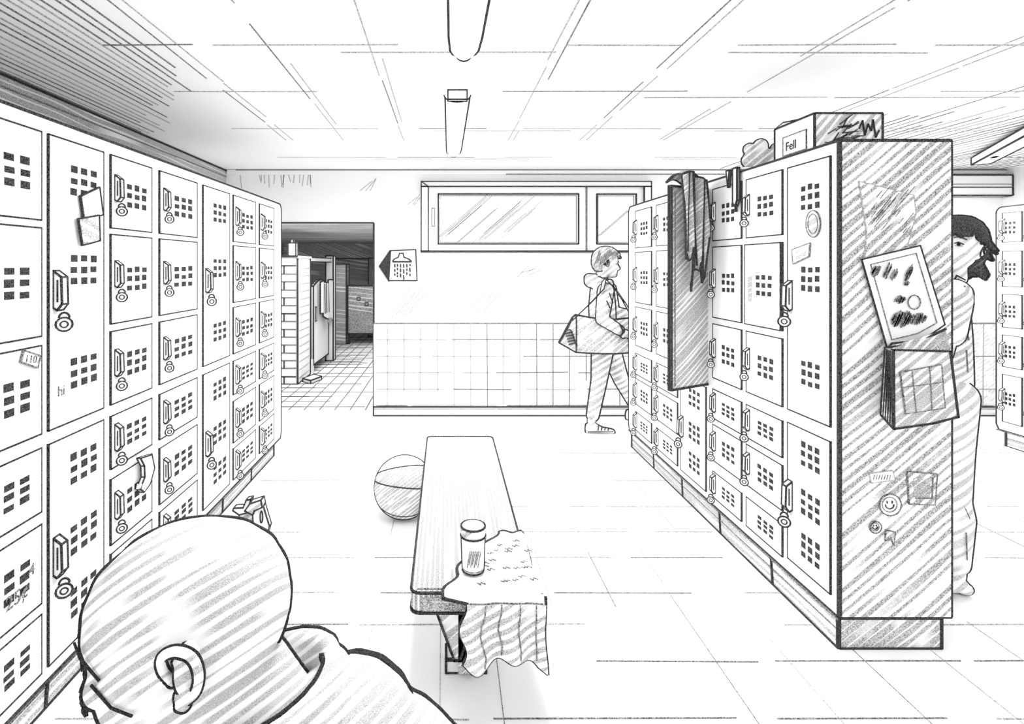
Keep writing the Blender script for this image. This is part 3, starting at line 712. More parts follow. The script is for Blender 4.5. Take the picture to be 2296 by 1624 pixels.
# ---- box on top of the middle lockers
bx = thing('cardboard_box', 'scribbled cardboard box lying on top of the middle lockers', 'box', (1.86, 2.58, 2.006))
X0, X1, Y0, Y1, Z0, Z1 = 1.672, 1.97, 2.43, 2.72, 2.017, 2.20
X1 = 2.06-.08
b_ = MB().box(X0, X1, Y0, Y1, Z0, Z1, 'paper'); b_.box(X0, X1, Y0-.002, Y0, Z0, Z1, 'box'); b_.edges(X0, X1, Y0-.002, Y1, Z0, Z1, .0048)
b_.build('box_body', bx)
MB().prism([(X0, Y1, Z1), (X0+.01, Y0+.1, Z1+.002), (X0+.03, Y1-.02, Z1+.03)], (X1-X0-.03, 0, 0), 'box', .004).build('flap', bx)
lb = MB().prism([(X0-.001, Y0+.05, 2.05), (X0-.001, Y0+.22, 2.05), (X0-.001, Y0+.22, 2.14), (X0-.001, Y0+.05, 2.14)], (-.002, 0, 0), 'paper', .0025, 'soft')
lb.join(text_mb('Fell', .06, Matrix.Translation((X0-.004, Y0+.2, 2.07)) @ Matrix(((0, 0, -1, 0), (-1, 0, 0, 0), (0, 1, 0, 0), (0, 0, 0, 1)))))
lb.build('label_patch', bx)
sc = MB(); yy = Y0-.006
for k in range(22):
    x = X0+.04+random.random()*.13; z = 2.06+random.random()*.09; sc.beam((x, yy, z), (x+random.uniform(.02, .07), yy, z+random.uniform(-.01, .05)), .0022, 'ink')
sc.line([(X0+.20, yy, 2.13), (X0+.215, yy, 2.165), (X0+.225, yy, 2.10), (X0+.24, yy, 2.15), (X0+.255, yy, 2.12), (X0+.262, yy, 2.17), (X0+.275, yy, 2.09), (X0+.29, yy, 2.12)], .003)
sc.build('pencil_scrawl', bx)

# ---- crumpled kit bag on top with dangling strap
kb = thing('crumpled_bag', 'crumpled cloth bag with strap dangling from the top of the middle lockers', 'bag', (1.66, 2.85, 2.006))
g = MB()
for (u, v, r) in ((1668, 360, .038), (1668, 335, .03), (1690, 350, .05), (1692, 328, .036), (1712, 352, .04), (1725, 332, .022), (1680, 368, .04), (1705, 368, .04)):
    p = PX(u, v, 2.86); p.x += .03; p.z = max(p.z, 2.014+r); g.ell(p, r, r, r*1.05)
organic(g, .008, 'cloth', (.4, .9, .1), .0055, smooth=2).build('bag_body', kb, smooth=True)
s = MB(); 
s.prism([(1.529, 2.79, 2.02), (1.529, 2.83, 2.02), (1.529, 2.83, 1.84), (1.529, 2.81, 1.82), (1.529, 2.79, 1.85)], (-.012, 0, 0), 'paper', .0045)
s.prism([(1.529, 2.87, 2.02), (1.529, 2.90, 2.02), (1.529, 2.885, 1.93)], (-.01, 0, 0), 'paper', .004)
s.box(1.52, 1.64, 2.79, 2.83, 2.012, 2.022, 'paper'); s.box(1.52, 1.64, 2.87, 2.9, 2.012, 2.022, 'paper')
s.beam((1.523, 2.81, 1.86), (1.523, 2.81, 1.79), .007); s.build('strap', kb)

# ---- dark jacket slung over the open door
jk = MB(); nu, nv = 22, 26; P = []
for j in range(nv):
    for i in range(nu):
        a, b = i/(nu-1), j/(nv-1)
        base = a_ = Vector((1.53, 3.158, 0)).lerp(Vector((1.27, 3.02, 0)), 1-a) if False else Vector((1.27, 3.01, 0)).lerp(Vector((1.445, 3.106, 0)), a)
        ln = (.36+.20*math.sin(a*3.1)+.07*math.sin(a*17)+.05*math.sin(a*31+1))
        top = 2.012+.02*math.sin(a*5)
        dz = b*ln; out = .066+.014*math.sin(a*19+b*2)+.012*math.sin(a*9)+.01*b
        P.append(base+pr*(out)+Vector((0, 0, top-dz)))
jk.grid(P, nu, nv, 'jacket', .008, .006)
for i in (3, 8, 12, 17): jk.line([P[j*nu+i]+pr*.007 for j in range(0, nv, 3)], .0055, 'ink')
P2 = []
for j in range(6):
    for i in range(nu):
        a = i/(nu-1); base = Vector((1.27, 3.01, 0)).lerp(Vector((1.445, 3.106, 0)), a); f = j/5
        P2.append(base+pr*(.066*(1-f))-pr*(.035*f)+Vector((0, 0, 2.012+.02*math.sin(a*5)+.018*math.sin(f*math.pi)-.03*f)))
jk.grid(P2, nu, 6, 'jacket', .008, .006)
tag(jk.build('jacket', None, (1.4, 3.08, 1.45)), 'dark ragged jacket slung over the open locker door', 'jacket')

# ------------------------------------------------------------------ bench, towel, cup, ball
def bench(y0, y1, label):
    t = thing('bench', label, 'bench', (.085, (y0+y1)/2, 0)); x0, x1 = -.115, .287; z1 = .45; z0 = .385; r = .03
    def outline(z, ins=0): 
        pts = []
        for cx, cy, a0 in ((x1-r, y1-r, 0), (x0+r, y1-r, 90), (x0+r, y0+r, 180), (x1-r, y0+r, 270)):
            for k in range(5): a = math.radians(a0+k*22.5); pts.append((cx+(r-ins)*math.cos(a), cy+(r-ins)*math.sin(a), z))
        return pts
    b = MB().loft([outline(z0, .006), outline(z0+.01), outline(z1-.006), outline(z1, .005)], 'wood')
    b.line(outline(z1, 0), .0042, 'ink', True).line(outline(z0, 0), .0042, 'ink', True); b.beam((x0+.02, y0+.02, z1+.001), (x1-.02, y0+.02, z1+.001), .003, 'soft')
    b.build('bench_top', t)
    MB().box(x0+.04, x1-.02, y0-.004, y0+.02, z0+.008, z1-.014, 'benchend').build('end_cap', t)
    for yy, s in ((y0+.22, -1), (y1-.25, 1)):
        l = MB(); l.prism([(x0+.03, yy, z0), (x0+.13, yy, z0), (.12, yy, .07), (.03, yy, .07)], (0, .05, 0), 'plinth_end', .005)
        l.prism([(x1-.13, yy, z0), (x1-.03, yy, z0), (.13, yy, .07), (.05, yy, .07)], (0, .05, 0), 'plinth_end', .005)
        l.box(.045, .115, yy, yy+.05, .02, z0, 'plinth_end')
        l.build('leg', t)
        MB().ebox(0.0, .148, yy+(.09 if s < 0 else 0)-.06, yy+.11, .0, .05, .0055).build('foot', t)
    return t
bench(1.73, 3.31, 'white wooden bench with rounded corners in the middle of the aisle')
bench(-.25, 1.12, 'bench under the seated bald person, below the picture edge')
# towel over the near right corner of the bench
tw = MB(); nu, nv = 30, 36; P = []; top = .4575
for j in range(nv):
    for i in range(nu):
        a, b = i/(nu-1), j/(nv-1)
        L = .42+.34*b
        L = b*.62+.0
        left_ = .015+.05*math.sin(b*5+.6)+.01*math.sin(b*31) if b < .62 else .055+.012*math.sin(b*22)
        if b < .3: left_ += (.3-b)*.55
        x = left_+(.308-left_)*a
        if b < .6: y = 2.10-.40*(b/.6)-.0; z = top+.004+.004*math.sin(a*9+b*13)
        else:
            q = (b-.6)/.4; y = 1.70-.012*math.sin(min(1, q*4)*math.pi/2)-.012*q; z = top-.19*q*(1+.10*math.sin(a*7+.6)-.05*math.cos(a*15)); y -= .014*math.sin(a*13)*q
            if q < .001: z = top
        if x > .296: k = (x-.296)/.012; z -= k*(.05 if b < .6 else .0)*(1+b); x += .004*math.sin(b*14)*k+.004
        P.append((x, y-.008 if b >= .6 else y, z))
tw.grid(P, nu, nv, 'paper', .006, .0055)
jj = int(nv*.62)
Q = [Vector(p)+Vector((0, -.006, 0)) for p in P[jj*nu:]]
tw.grid(Q, nu, nv-jj, 'towel', .004)  # overlay sheet with the painted shade of the droop
tw.line([Vector(P[jj*nu+i])+Vector((0, -.004, .002)) for i in range(1, nu-1)], .0022, 'soft')
for i in (7, 13, 20, 26): tw.line([Vector(P[j*nu+i])+Vector((0, -.011, 0)) for j in range(jj, nv-1, 2)], .002, 'soft')
for k in range(26):
    i = random.randint(3, nu-4); j = random.randint(3, jj-4); p = Vector(P[j*nu+i])+Vector((0, 0, .005)); tw.line([p, p+Vector((.01, -.008, 0)), p+Vector((.012, .004, 0)), p+Vector((.026, -.006, 0))], .0016, 'soft')
tag(tw.build('towel', None, (.17, 1.9, .45)), 'fluffy towel with shade-hatched droop draped over the near bench end', 'towel')
cp = thing('drinking_cup', 'tall lidded cup standing on the towel on the bench', 'cup', (.092, 1.82, .470))
def circ(cx, cy, z, r, n=20): return [(cx+r*math.cos(2*math.pi*k/n), cy+r*math.sin(2*math.pi*k/n), z) for k in range(n)]
cx, cy, z0 = .092, 1.82, .472
b_ = MB().loft([circ(cx, cy, z0, .033), circ(cx, cy, z0+.01, .036), circ(cx, cy, z0+.12, .040)], 'paper')
b_.line(circ(cx, cy, z0+.004, .036), .0026, 'ink', True).line(circ(cx, cy, z0+.012, .036), .0018, 'soft', True)
for s_ in (-1, 1): b_.beam((cx+s_*.036, cy, z0), (cx+s_*.040, cy, z0+.12), .0035)
for k in range(7): xx = cx-.022+.006*k; b_.beam((xx, cy-.038, z0+.03+.01*(k % 2)), (xx+.01, cy-.039, z0+.085), .0014, 'soft')
b_.build('cup_body', cp, smooth=False)
l_ = MB().loft([circ(cx, cy, z0+.121, .041), circ(cx, cy, z0+.13, .042), circ(cx, cy, z0+.148, .042), circ(cx, cy, z0+.155, .036)], 'cloth')
for z, r in ((z0+.121, .042), (z0+.152, .041)): l_.line(circ(cx, cy, z, r), .003, 'ink', True)
l_.build('lid', cp)
# ball
R = .178; Yb = 3.22; bc = Vector((-.252, Yb, R)); bl = MB().ell(bc, R, R, R, 'ball', nu=40, nv=24)
view = Vector((-.08, 3.2, -1.3)).normalized()
def ring(nrm, rad, mat, w, off=0.0):
    nrm = Vector(nrm).normalized(); a = nrm.cross(Vector((.3, .2, 1))).normalized(); b = nrm.cross(a); rr = math.sqrt(max(0, R*R-off*off))
    bl.line([bc+nrm*off+(a*math.cos(t)+b*math.sin(t))*rr for t in [2*math.pi*k/48 for k in range(48)]], w, mat, True)
ring(view, R, 'ink', .005)
ring((.1, .25, 1), R, 'ink', .0035, .02); ring((-.15, .5, .9), R, 'ink', .003, .09); ring((.1, -.3, 1), R, 'ink', .003, -.075)
bl.v = [v for v in bl.v]
tag(bl.build('basketball', None, (bc.x, bc.y, 0)), 'large striped ball on the floor left of the bench', 'ball')

# crumpled clothes / shoe pile by the left plinth
pl = thing('crumpled_shirt', 'crumpled striped shirt on the floor below the left lockers', 'clothing', PX(545, 1200, 3.0)*1)
Yp = 2.93
def gp(u, v, Y=Yp): return PX(u, v, Y)
g = MB()
for (u, v, r) in ((520, 1180, .055), (545, 1178, .06), (572, 1195, .06), (560, 1160, .055), (540, 1200, .05), (590, 1200, .04), (505, 1192, .04), (580, 1165, .045)):
    p = gp(u, v); p.z = max(p.z, r+.002); g.ell(p, r, r, r*.9)
o_ = organic(g, .009, 'cloth', (.1, .85, .4), .004, smooth=1)
o_.build('fabric', pl, smooth=True)
g = MB(); g.prism([gp(u, v, 2.86) for u, v in ((566, 1150), (590, 1133), (604, 1180), (596, 1208), (580, 1212), (568, 1175))], (0, .03, 0), 'paper', .004)
g.prism([gp(u, v, 2.84) for u, v in ((549, 1146), (560, 1130), (585, 1122), (588, 1138), (570, 1146), (566, 1155))], (0, .05, 0), 'cloth', .004)
g.prism([gp(u, v, 2.86) for u, v in ((524, 1140), (545, 1139), (552, 1122), (562, 1120), (556, 1150), (536, 1155), (522, 1145))], (0, .04, 0), 'paper', .004)
g.line([gp(586+3*math.cos(a), 1160+13*math.sin(a), 2.855) for a in [2*math.pi*k/12 for k in range(12)]], .003, 'ink', True)
lift = max(0, .003-min(v.z for v in g.v))
g.build('sleeve', pl)

# ------------------------------------------------------------------ people
SEC = [(.128, .012, -.02, .012), (.122, .035, -.045, .034), (.108, .058, -.07, .052), (.085, .08, -.09, .066), (.055, .092, -.1, .074), (.02, .096, -.101, .077), (0, .091, -.098, .076),
       (-.025, .092, -.09, .073), (-.05, .091, -.07, .067), (-.072, .089, -.04, .058), (-.092, .087, -.01, .046), (-.106, .078, .02, .03), (-.112, .062, .035, .014)]
def head_rings(mtx, infl=0.0, face_in=None, n=32):
    rings = []
    for z, f, b, w in SEC[::-1]:
        r = []
        for k in range(n):
            a = 2*math.pi*k/n; c, s_ = math.cos(a), math.sin(a)
            cy = (f+b)/2; ry = (f-b)/2
            x = w*math.copysign(abs(c)**.85, c); y = cy+ry*math.copysign(abs(s_)**.9, s_)
            p = Vector((x, y, z)); ctr = Vector((0, 0, .02)); dd = (p-ctr).normalized()
            e = infl
            if face_in is not None and face_in(p): e = -.022
            r.append(mtx @ (p+dd*e))
        rings.append(r)
    return rings
def catmull(P, n=4):
    out = []; P = [Vector(p) for p in P]
    for i in range(len(P)-1):
        a, b, c, d = P[max(i-1, 0)], P[i], P[i+1], P[min(i+2, len(P)-1)]
        for k in range(n):
            t = k/n; out.append(.5*((2*b)+(c-a)*t+(2*a-5*b+4*c-d)*t*t+(3*b-a-3*c+d)*t**3))
    return out+[P[-1]]
def add_ear(mb, mtx, sx, s=1.0, mat='paper'):
    T = lambda x, y, z: mtx @ Vector((sx*x, y*s, z*s))
    o = .076
    pts = [(o, .006, -.012), (o+.006, .010, .006), (o+.012, .006, .024), (o+.016, -.008, .032), (o+.018, -.022, .026), (o+.018, -.026, .008), (o+.014, -.020, -.012), (o+.008, -.008, -.026), (o+.004, .0, -.034)]
    pts = catmull(pts)
    for a, b in zip(pts, pts[1:]): mb.cap(T(*a), T(*b), .0048, .0048, mat, 8)
    mb.cap(T(o, -.002, -.028), T(o+.004, -.004, -.032), .009, .007, mat, 8)
    inner = [(o+.002, .0, .01), (o+.008, -.010, .014), (o+.009, -.014, .0), (o+.004, -.006, -.014)]
    inner = catmull(inner)
    for a, b in zip(inner, inner[1:]): mb.cap(T(*a), T(*b), .0042, .0042, mat, 8)
    mb.ell(T(o-.002, -.008, -.0), .012, .018, .026, mat)
def head(mb, mtx, mat='paper', ears=True, es=1.0, nk=0.0):
    mb.loft(head_rings(mtx), mat)
    T = lambda x, y, z: mtx @ Vector((x, y, z))
    mb.cap(T(0, .092, .006), T(0, .113-nk, -.03), .007, .011, mat).cap(T(0, .108-nk, -.036), T(0, .096-nk, -.04), .012, .012, mat)
    for s_ in (-1, 1):
        mb.cap(T(s_*.009, .1, -.038), T(s_*.007, .092, -.038), .007, .007, mat)
        mb.cap(T(s_*.012, .088, .021), T(s_*.045, .072, .018), .009, .008, mat)   # brow
        mb.ell(T(s_*.045, .062, -.028), .02, .02, .018, mat)                      # cheek
        if ears: add_ear(mb, mtx, s_, es, mat)
    mb.cap(T(-.016, .088, -.058), T(.016, .088, -.058), .007, .007, mat).cap(T(-.014, .088, -.068), T(.014, .088, -.068), .007, .007, mat)
    mb.ell(T(0, .076, -.092), .024, .018, .016, mat)
def frame(pos, fwd, up=(0, 0, 1)):
    f = Vector(fwd).normalized(); u = Vector(up); r = f.cross(u).normalized(); u = r.cross(f)
    return Matrix.Translation(Vector(pos)) @ Matrix(((r.x, f.x, u.x, 0), (r.y, f.y, u.y, 0), (r.z, f.z, u.z, 0), (0, 0, 0, 1)))
def hand(mb, wrist, dirv, palm_n, side, mat='paper', curl=.5, k=1.0):   # palm, four bent fingers, thumb
    d = Vector(dirv).normalized(); n = Vector(palm_n).normalized(); s_ = d.cross(n).normalized()*side; w = Vector(wrist)
    for i in range(4):
        o = (i-1.5)*.019*k
        mb.cap(w+s_*o*.6, w+d*.08*k+s_*o, .012*k, .0105*k, mat, 10)
    for i, L in enumerate((.066, .076, .071, .056)):
        o = (i-1.5)*.02*k; p = w+d*.085*k+s_*o; dd = d.copy()
        for seg in (.42, .33, .25):
            dd = (dd+n*curl*.75).normalized(); q = p+dd*L*seg*k; mb.cap(p, q, .0088*k, .008*k, mat, 8); p = q
    t0 = w+d*.025*k-s_*.026*k; t1 = t0+(d*.6-s_*.65+n*.45).normalized()*.036*k; t2 = t1+(d*.85-s_*.1+n*.5).normalized()*.03*k
    mb.cap(t0, t1, .012*k, .0105*k, mat, 8).cap(t1, t2, .0105*k, .009*k, mat, 8)
def shoe(mb, heel, toe, h=.09, w=.045, mat='paper'):
    a, b = Vector(heel), Vector(toe); d = (b-a); L = d.length; d.normalize(); s_ = Vector((-d.y, d.x, 0)).normalized()
    rings = []
    for t, hh, ww in ((-.02, .03, .5), (0, h*.9, .75), (.15, h, .8), (.35, h*.8, .8), (.6, h*.52, .95), (.82, h*.42, 1.0), (.95, h*.34, .8), (1.0, h*.18, .45)):
        c = a+d*L*t; r = []
        for k in range(14):
            an = 2*math.pi*k/14; x = math.cos(an)*w*ww; z = hh/2+math.sin(an)*hh/2; r.append(c+s_*x+Vector((0, 0, z)))
        rings.append(r)
    mb.loft(rings, mat)
def limb(mb, pts, mat='paper', n=16):
    for (p, r), (q, r2) in zip(pts, pts[1:]): mb.cap(p, q, r, r2, mat, n)

# --- person walking with the duffel bag, facing right
Y1 = 4.90
def q1(u, v, y=Y1): return Vector(((u-VU)*y/F, y, PX(u, v, 4.76).z))
w = thing('person', 'short-haired person in hooded jacket walking right with a duffel bag', 'person', (1.36, Y1, 0))
hm = frame(q1(1359, 592), (1, -.05, -.06), (.0, 0, 1))
hs = hm @ Matrix.Scale(1.06, 4)
DV = (.28, .95, 0)
b = MB(); head(b, hs)
limb(b, [(q1(1347, 628), .052), (q1(1352, 605), .05)])
for yy in (-.0,): limb(b, [(q1(1350, 650), .1), (q1(1352, 700), .11), (q1(1352, 760), .105)])
hipn, hipf = q1(1352, 775, Y1-.08), q1(1362, 775, Y1+.08)
limb(b, [(hipn, .08), (q1(1343, 858, Y1-.08), .052), (q1(1326, 950, Y1-.08), .036)])
limb(b, [(hipf, .08), (q1(1392, 862, Y1+.08), .052), (q1(1428, 935, Y1+.08), .036)])
shn = q1(1358, 652, Y1-.16); eln = q1(1350, 712, Y1-.28); wrn = q1(1392, 738, Y1-.295)
limb(b, [(shn, .048), (eln, .036), (wrn, .026)])
hand(b, wrn, (.9, .25, -.4), (.2, 1, 0), 1, curl=.3, k=.9)
shf = q1(1365, 652, Y1+.16); elf = q1(1375, 708, Y1+.2); wrf = q1(1425, 715, Y1+.17)
limb(b, [(shf, .048), (elf, .036), (wrf, .026)]); hand(b, wrf, (1, 0, -.1), (0, -1, 0), -1, curl=.5, k=.9)
limb(b, [(q1(1326, 958, Y1-.08), .035), (q1(1345, 966, Y1-.08), .025)]); limb(b, [(q1(1428, 942, Y1+.08), .033), (q1(1450, 948, Y1+.08), .025)])
organic(b, .0075, 'skin', DV, .0065, smooth=2, minlen=.08).build('body', w, smooth=True)
hr = MB().loft(head_rings(hs, .022, lambda p: p.y > .035 and p.z < .062 or (p.z < .02 and p.y > -.03 and p.y < .03) or (p.z < -.012 and p.y > -.045) or p.z < -.06), 'paper')
for k in range(9): hr.cap(hs @ Vector((random.uniform(-.06, .06), .085, .085)), hs @ Vector((random.uniform(-.06, .06), .108, .055)), .014, .005, 'paper', 8)
for k in range(6): hr.cap(hs @ Vector((random.uniform(-.05, .05), -.085, .02)), hs @ Vector((random.uniform(-.05, .05), -.115, .0)), .014, .004, 'paper', 8)
for k in range(12): hr.cap(hs @ Vector((random.choice((-1, 1))*.085, random.uniform(-.08, .02), random.uniform(.03, .08))), hs @ Vector((random.choice((-1, 1, 1))*.08, random.uniform(-.09, -.02), random.uniform(-.02, .04))), .010, .004, 'paper', 8)
o = organic(hr, .0075, 'hair_light', DV, .009, smooth=1, minlen=.1)
for k in range(16):
    y = -.1+.2*k/15; p = hs @ Vector((.06, y*.75-.005, .125-abs(y)*.2)); q = hs @ Vector((.106-abs(y)*.3, y-.02, (.05 if y > -.01 else -.01)+random.uniform(-.025, .02))); o.line([p, p.lerp(q, .5)+Vector((0, -.014, .010)), q], .0026, 'soft')
for yy in (0,): o.line([hs @ Vector((.097, .015*math.cos(a)-.010, .004+.03*math.sin(a))) for a in [2*math.pi*k/14 for k in range(14)]], .003, 'ink', True); o.line([hs @ Vector((.094, -.004, .014)), hs @ Vector((.096, -.012, 0)), hs @ Vector((.094, -.004, -.012))], .0034)
o.build('hair', w, smooth=True)
fc = MB()
T = lambda x, y, z: hs @ Vector((x, y, z))
for s_ in (-1, 1):
    fc = MB(); fc.line([T(s_*.028, .098, .003), T(s_*.045, .091, .006), T(s_*.060, .074, .002)], .0034).beam(T(s_*.045, .092, .004), T(s_*.045, .091, -.010), .0045)
    fc.build('eye', w); fc = MB(); fc.line([T(s_*.02, .106, .022), T(s_*.062, .082, .026)], .0034); fc.build('eyebrow', w)
fc = MB()
fc.line([T(-.018, .098, -.063), T(.0, .1, -.062), T(.018, .098, -.063)], .0024)
fc.build('mouth', w)
# jacket
j = MB()
limb(j, [(q1(1350, 648), .1), (q1(1350, 690), .115), (q1(1352, 748), .115)])
for sg, sh, el, wr in ((-1, shn, eln, wrn), (1, shf, elf, wrf)):
    limb(j, [(q1(1350, 640), .07), (sh, .06)])
    if sg > 0: limb(j, [(sh, .066), (el, .055), (wr.lerp(el, .08), .043)])
organic(j, .009, 'person', DV, .011, smooth=2, minlen=.12).build('jacket', w, smooth=True)
sl = MB(); limb(sl, [(shn, .068), (shn.lerp(eln, .5), .062), (eln, .052), (wrn.lerp(eln, .1), .042)])
o = organic(sl, .008, 'person', DV, .0095, smooth=2, minlen=.12)
o.line([wrn.lerp(eln, .1)+Vector((.0, -.045, .045)), wrn+Vector((.005, -.05, 0)), wrn+Vector((-.02, -.045, -.045))], .008)
for a, c in (((1360, 672), (1368, 688)), ((1352, 700), (1362, 712)), ((1366, 655), (1374, 676))): o.beam(q1(*a, Y1-.285), q1(*c, Y1-.31), .005)
o.build('sleeve', w, smooth=True)
hd = MB()
for (u, v, r, y) in ((1332, 628, .05, 0), (1325, 632, .055, 0), (1338, 636, .06, -.04), (1338, 636, .06, .04), (1352, 638, .05, -.07), (1352, 638, .05, .07), (1366, 636, .032, -.05), (1366, 636, .032, .05), (1322, 626, .045, 0)):
    hd.ell(q1(u, v, Y1+y), r, r*1.3, r)
organic(hd, .009, 'person', DV, .011, smooth=2, minlen=.12).build('hood', w, smooth=True)
tr_ = MB()
limb(tr_, [(q1(1354, 760), .12), (q1(1355, 778), .115)])
limb(tr_, [(hipn, .098), (q1(1343, 858, Y1-.08), .066), (q1(1329, 936, Y1-.08), .052)])
limb(tr_, [(hipf, .098), (q1(1392, 862, Y1+.08), .066), (q1(1425, 925, Y1+.08), .052)])
organic(tr_, .009, 'person', DV, .011, smooth=2, minlen=.12).build('trousers', w, smooth=True)
for yy, hu, tu, z in ((Y1-.08, 1319, 1382, .0), (Y1+.08, 1424, 1482, .075)):
    s_ = MB(); a = PX(hu, 975, 4.76); c = PX(tu, 975, 4.76); shoe(s_, (a.x, yy, z), (c.x, yy, z+(.03 if z else 0)), .095, .045)
    vs, fs = remesh(s_, .008, 2); o = MB().add(vs, fs, 'paper'); contour(o, vs, fs, DV, .0095, 'ink', .08)
    o.beam((a.x, yy-.046, z+.022), (c.x-.02, yy-.04, z+.022), .004)
    for k in range(4): xx = a.x+.09+k*.03; o.beam((xx, yy-.045, z+.035), (xx+.012, yy-.03, z+.08-.008*k), .0045)
    o.build('shoe', w, smooth=True)
# duffel bag on its strap
db = thing('duffel_bag', 'big duffel bag slung from the shoulder of the walking person', 'bag', (1.3, 4.64, .75))
def qb(u, v, y): p = PX(u, v, 4.69); return Vector((p.x, y, p.z))
YB0, YB1 = 4.652, 4.698
secs = [(1253, 768, 1283, 712), (1290, 789, 1290, 706), (1320, 791, 1320, 712), (1350, 792, 1352, 716), (1380, 792, 1385, 716), (1410, 790, 1412, 713), (1432, 780, 1432, 716)]
rings = []
for i, (u0, v0, u1, v1) in enumerate(secs):
    lo, hi = qb(u0, v0, 0), qb(u1, v1, 0); e = .03 if i in (0, 6) else 0.0; r = []
    for k in range(16):
        a = 2*math.pi*k/16; cx_ = math.copysign(abs(math.cos(a))**.6, math.cos(a)); sz = math.copysign(abs(math.sin(a))**.6, math.sin(a))
        t = .5+.5*sz; pnt = lo.lerp(hi, t); r.append(Vector((pnt.x, (YB0+YB1)/2+cx_*((YB1-YB0)/2-e*.3), pnt.z)))
    rings.append(r)
d_ = MB().loft(rings, 'bag'); vs, fs = list(d_.v), list(d_.f)
contour(d_, vs, fs, (.28, .95, 0), .011, 'ink', .05)
for i in (0, 1): d_.line(rings[i], .0065, 'ink', True)
d_.line([rings[i][12]+Vector((0, -.01, .035)) for i in range(1, 7)], .004, 'soft')
d_.build('bag_body', db)
lg = MB()
for k in range(6): a = qb(1263+k*2, 741+k*6, YB0-.006); lg.line([a, a+Vector((.05, 0, .012)), a+Vector((.07, 0, -.01))], .005)
lg.build('emblem', db)
stp = MB()
for path in (((1286, 714, 4.66), (1318, 682, 4.64), (1346, 652, 4.64), (1356, 627, 4.70)), ((1360, 627, 4.70), (1374, 645, 4.645), (1396, 676, 4.65), (1418, 712, 4.68))):
    pts = [qb(*a) for a in path]
    wv = Vector((.018, 0, .018)) if path[0][0] < 1300 else Vector((.018, 0, -.018))
    for a, c in zip(pts, pts[1:]): stp.prism([a-wv, a+wv, c+wv, c-wv], (0, .006, 0), 'paper', .004)
stp.build('strap', db)

# --- person peeking from behind the middle lockers
Y2 = 2.52; S2 = 2.45
def q2(u, v, y=Y2): p = PX(u, v, S2); return Vector((p.x, y, p.z))
w2 = thing('person', 'dark-haired barefoot person in loose shirt peeking out from behind the middle lockers', 'person', (2.35, Y2, 0))
h2 = frame(q2(2174, 560), (-.84, -.56, .30), (.1, -.05, 1)) @ Matrix.Scale(1.04, 4)
DV2 = (.68, .73, 0)
b = MB(); head(b, h2)
limb(b, [(q2(2168, 625), .052), (q2(2168, 590), .05)])
limb(b, [(q2(2142, 680), .085), (q2(2146, 760), .085), (q2(2146, 860), .09)])
hA, hB = q2(2144, 890, Y2-.07), q2(2148, 890, Y2+.1)
limb(b, [(hA, .07), (q2(2138, 1110, Y2-.07), .05), (q2(2144, 1290, Y2-.07), .034)])
limb(b, [(hB, .078), (q2(2150, 1110, Y2+.1), .05), (q2(2150, 1290, Y2+.1), .034)])
for yy, u0 in ((Y2-.07, 2146), (Y2+.1, 2150)):
    a = q2(u0, 1290, yy); hx = a.x+.02; 
    b.ell((hx+.012, yy, .032), .034, .03, .03).cap((hx-.01, yy, .05), (hx-.13, yy, .026), .034, .02).cap((hx-.08, yy-.012, .022), (hx-.17, yy-.018, .016), .022, .014).cap((hx-.08, yy+.015, .02), (hx-.15, yy+.02, .014), .02, .012)
    for k in range(5): b.cap((hx-.15, yy-.026+k*.013, .014), (hx-.195+.008*k, yy-.03+k*.014, .012), .011-.001*k, .009-.0008*k, 'paper', 8)
for yy, sgn in ((-.15, -1), (.17, 1)):
    sh = q2(2112 if yy < 0 else 2140, 674, Y2+yy*.85); el = Vector((2.18, Y2+yy*1.1, 1.12)); wr = Vector((2.09, Y2+yy*.8, 1.3))
    limb(b, [(sh, .048), (el, .038), (wr, .027)]); hand(b, wr, (-.35, 0, 1), (-1, 0, 0), sgn, curl=.05, k=.85)
organic(b, .007, 'skin', DV2, .0038, smooth=2, minlen=.08).build('body', w2, smooth=True)
hr = MB().loft(head_rings(h2, .03, lambda p: (p.y > .03 and p.z < .055) or (p.y > -.03 and p.z < -.03) or (p.y > -.04 and p.z < .03 and abs(p.x) > .045) or p.z < -.075), 'paper')
for k in range(70):
    th = random.uniform(-2.2, 2.2); zz = random.uniform(-.06, .1); rr = .09 if zz < .07 else .06
    x, y = math.sin(th)*rr*.95, -math.cos(th)*rr*1.1-.01
    if (y > .02 and zz < .07) or (x < -.03 and y > -.05 and zz < .05): continue
    o = Vector((x, y, 0)).normalized(); hr.cap(h2 @ Vector((x, y, zz)), h2 @ (Vector((x, y, zz))+o*.045+Vector((0, -.01, -.035))), .019, .005, 'paper', 8)
for k in range(14):
    x = -.06+.12*k/13; hr.cap(h2 @ Vector((x*.8, .07, .1)), h2 @ Vector((x, .104-abs(x)*.4, .045+random.uniform(-.008, .008))), .02, .007, 'paper', 8)
organic(hr, .007, 'hair_dark', DV2, .006, smooth=1, minlen=.08).build('hair', w2, smooth=True)
fc = MB(); T = lambda x, y, z: h2 @ Vector((x, y, z))
for s_ in (-1, 1):
    fc = MB(); fc.line([T(s_*.018, .092, .004), T(s_*.030, .094, .010), T(s_*.046, .082, .004)], .0022).line([T(s_*.022, .092, -.006), T(s_*.034, .091, -.008), T(s_*.044, .082, -.004)], .0012, 'soft')
    fc.ell(T(s_*.031, .088, .001), .0065, .0065, .008, 'black'); fc.build('eye', w2); fc = MB(); fc.line([T(s_*.015, .101, .028), T(s_*.032, .098, .033), T(s_*.052, .082, .026)], .0026); fc.build('eyebrow', w2)
fc = MB()
fc.line([T(-.087, -.006+.011*math.cos(a), .002+.024*math.sin(a)) for a in [2*math.pi*k/14 for k in range(14)]], .0024, 'ink', True)
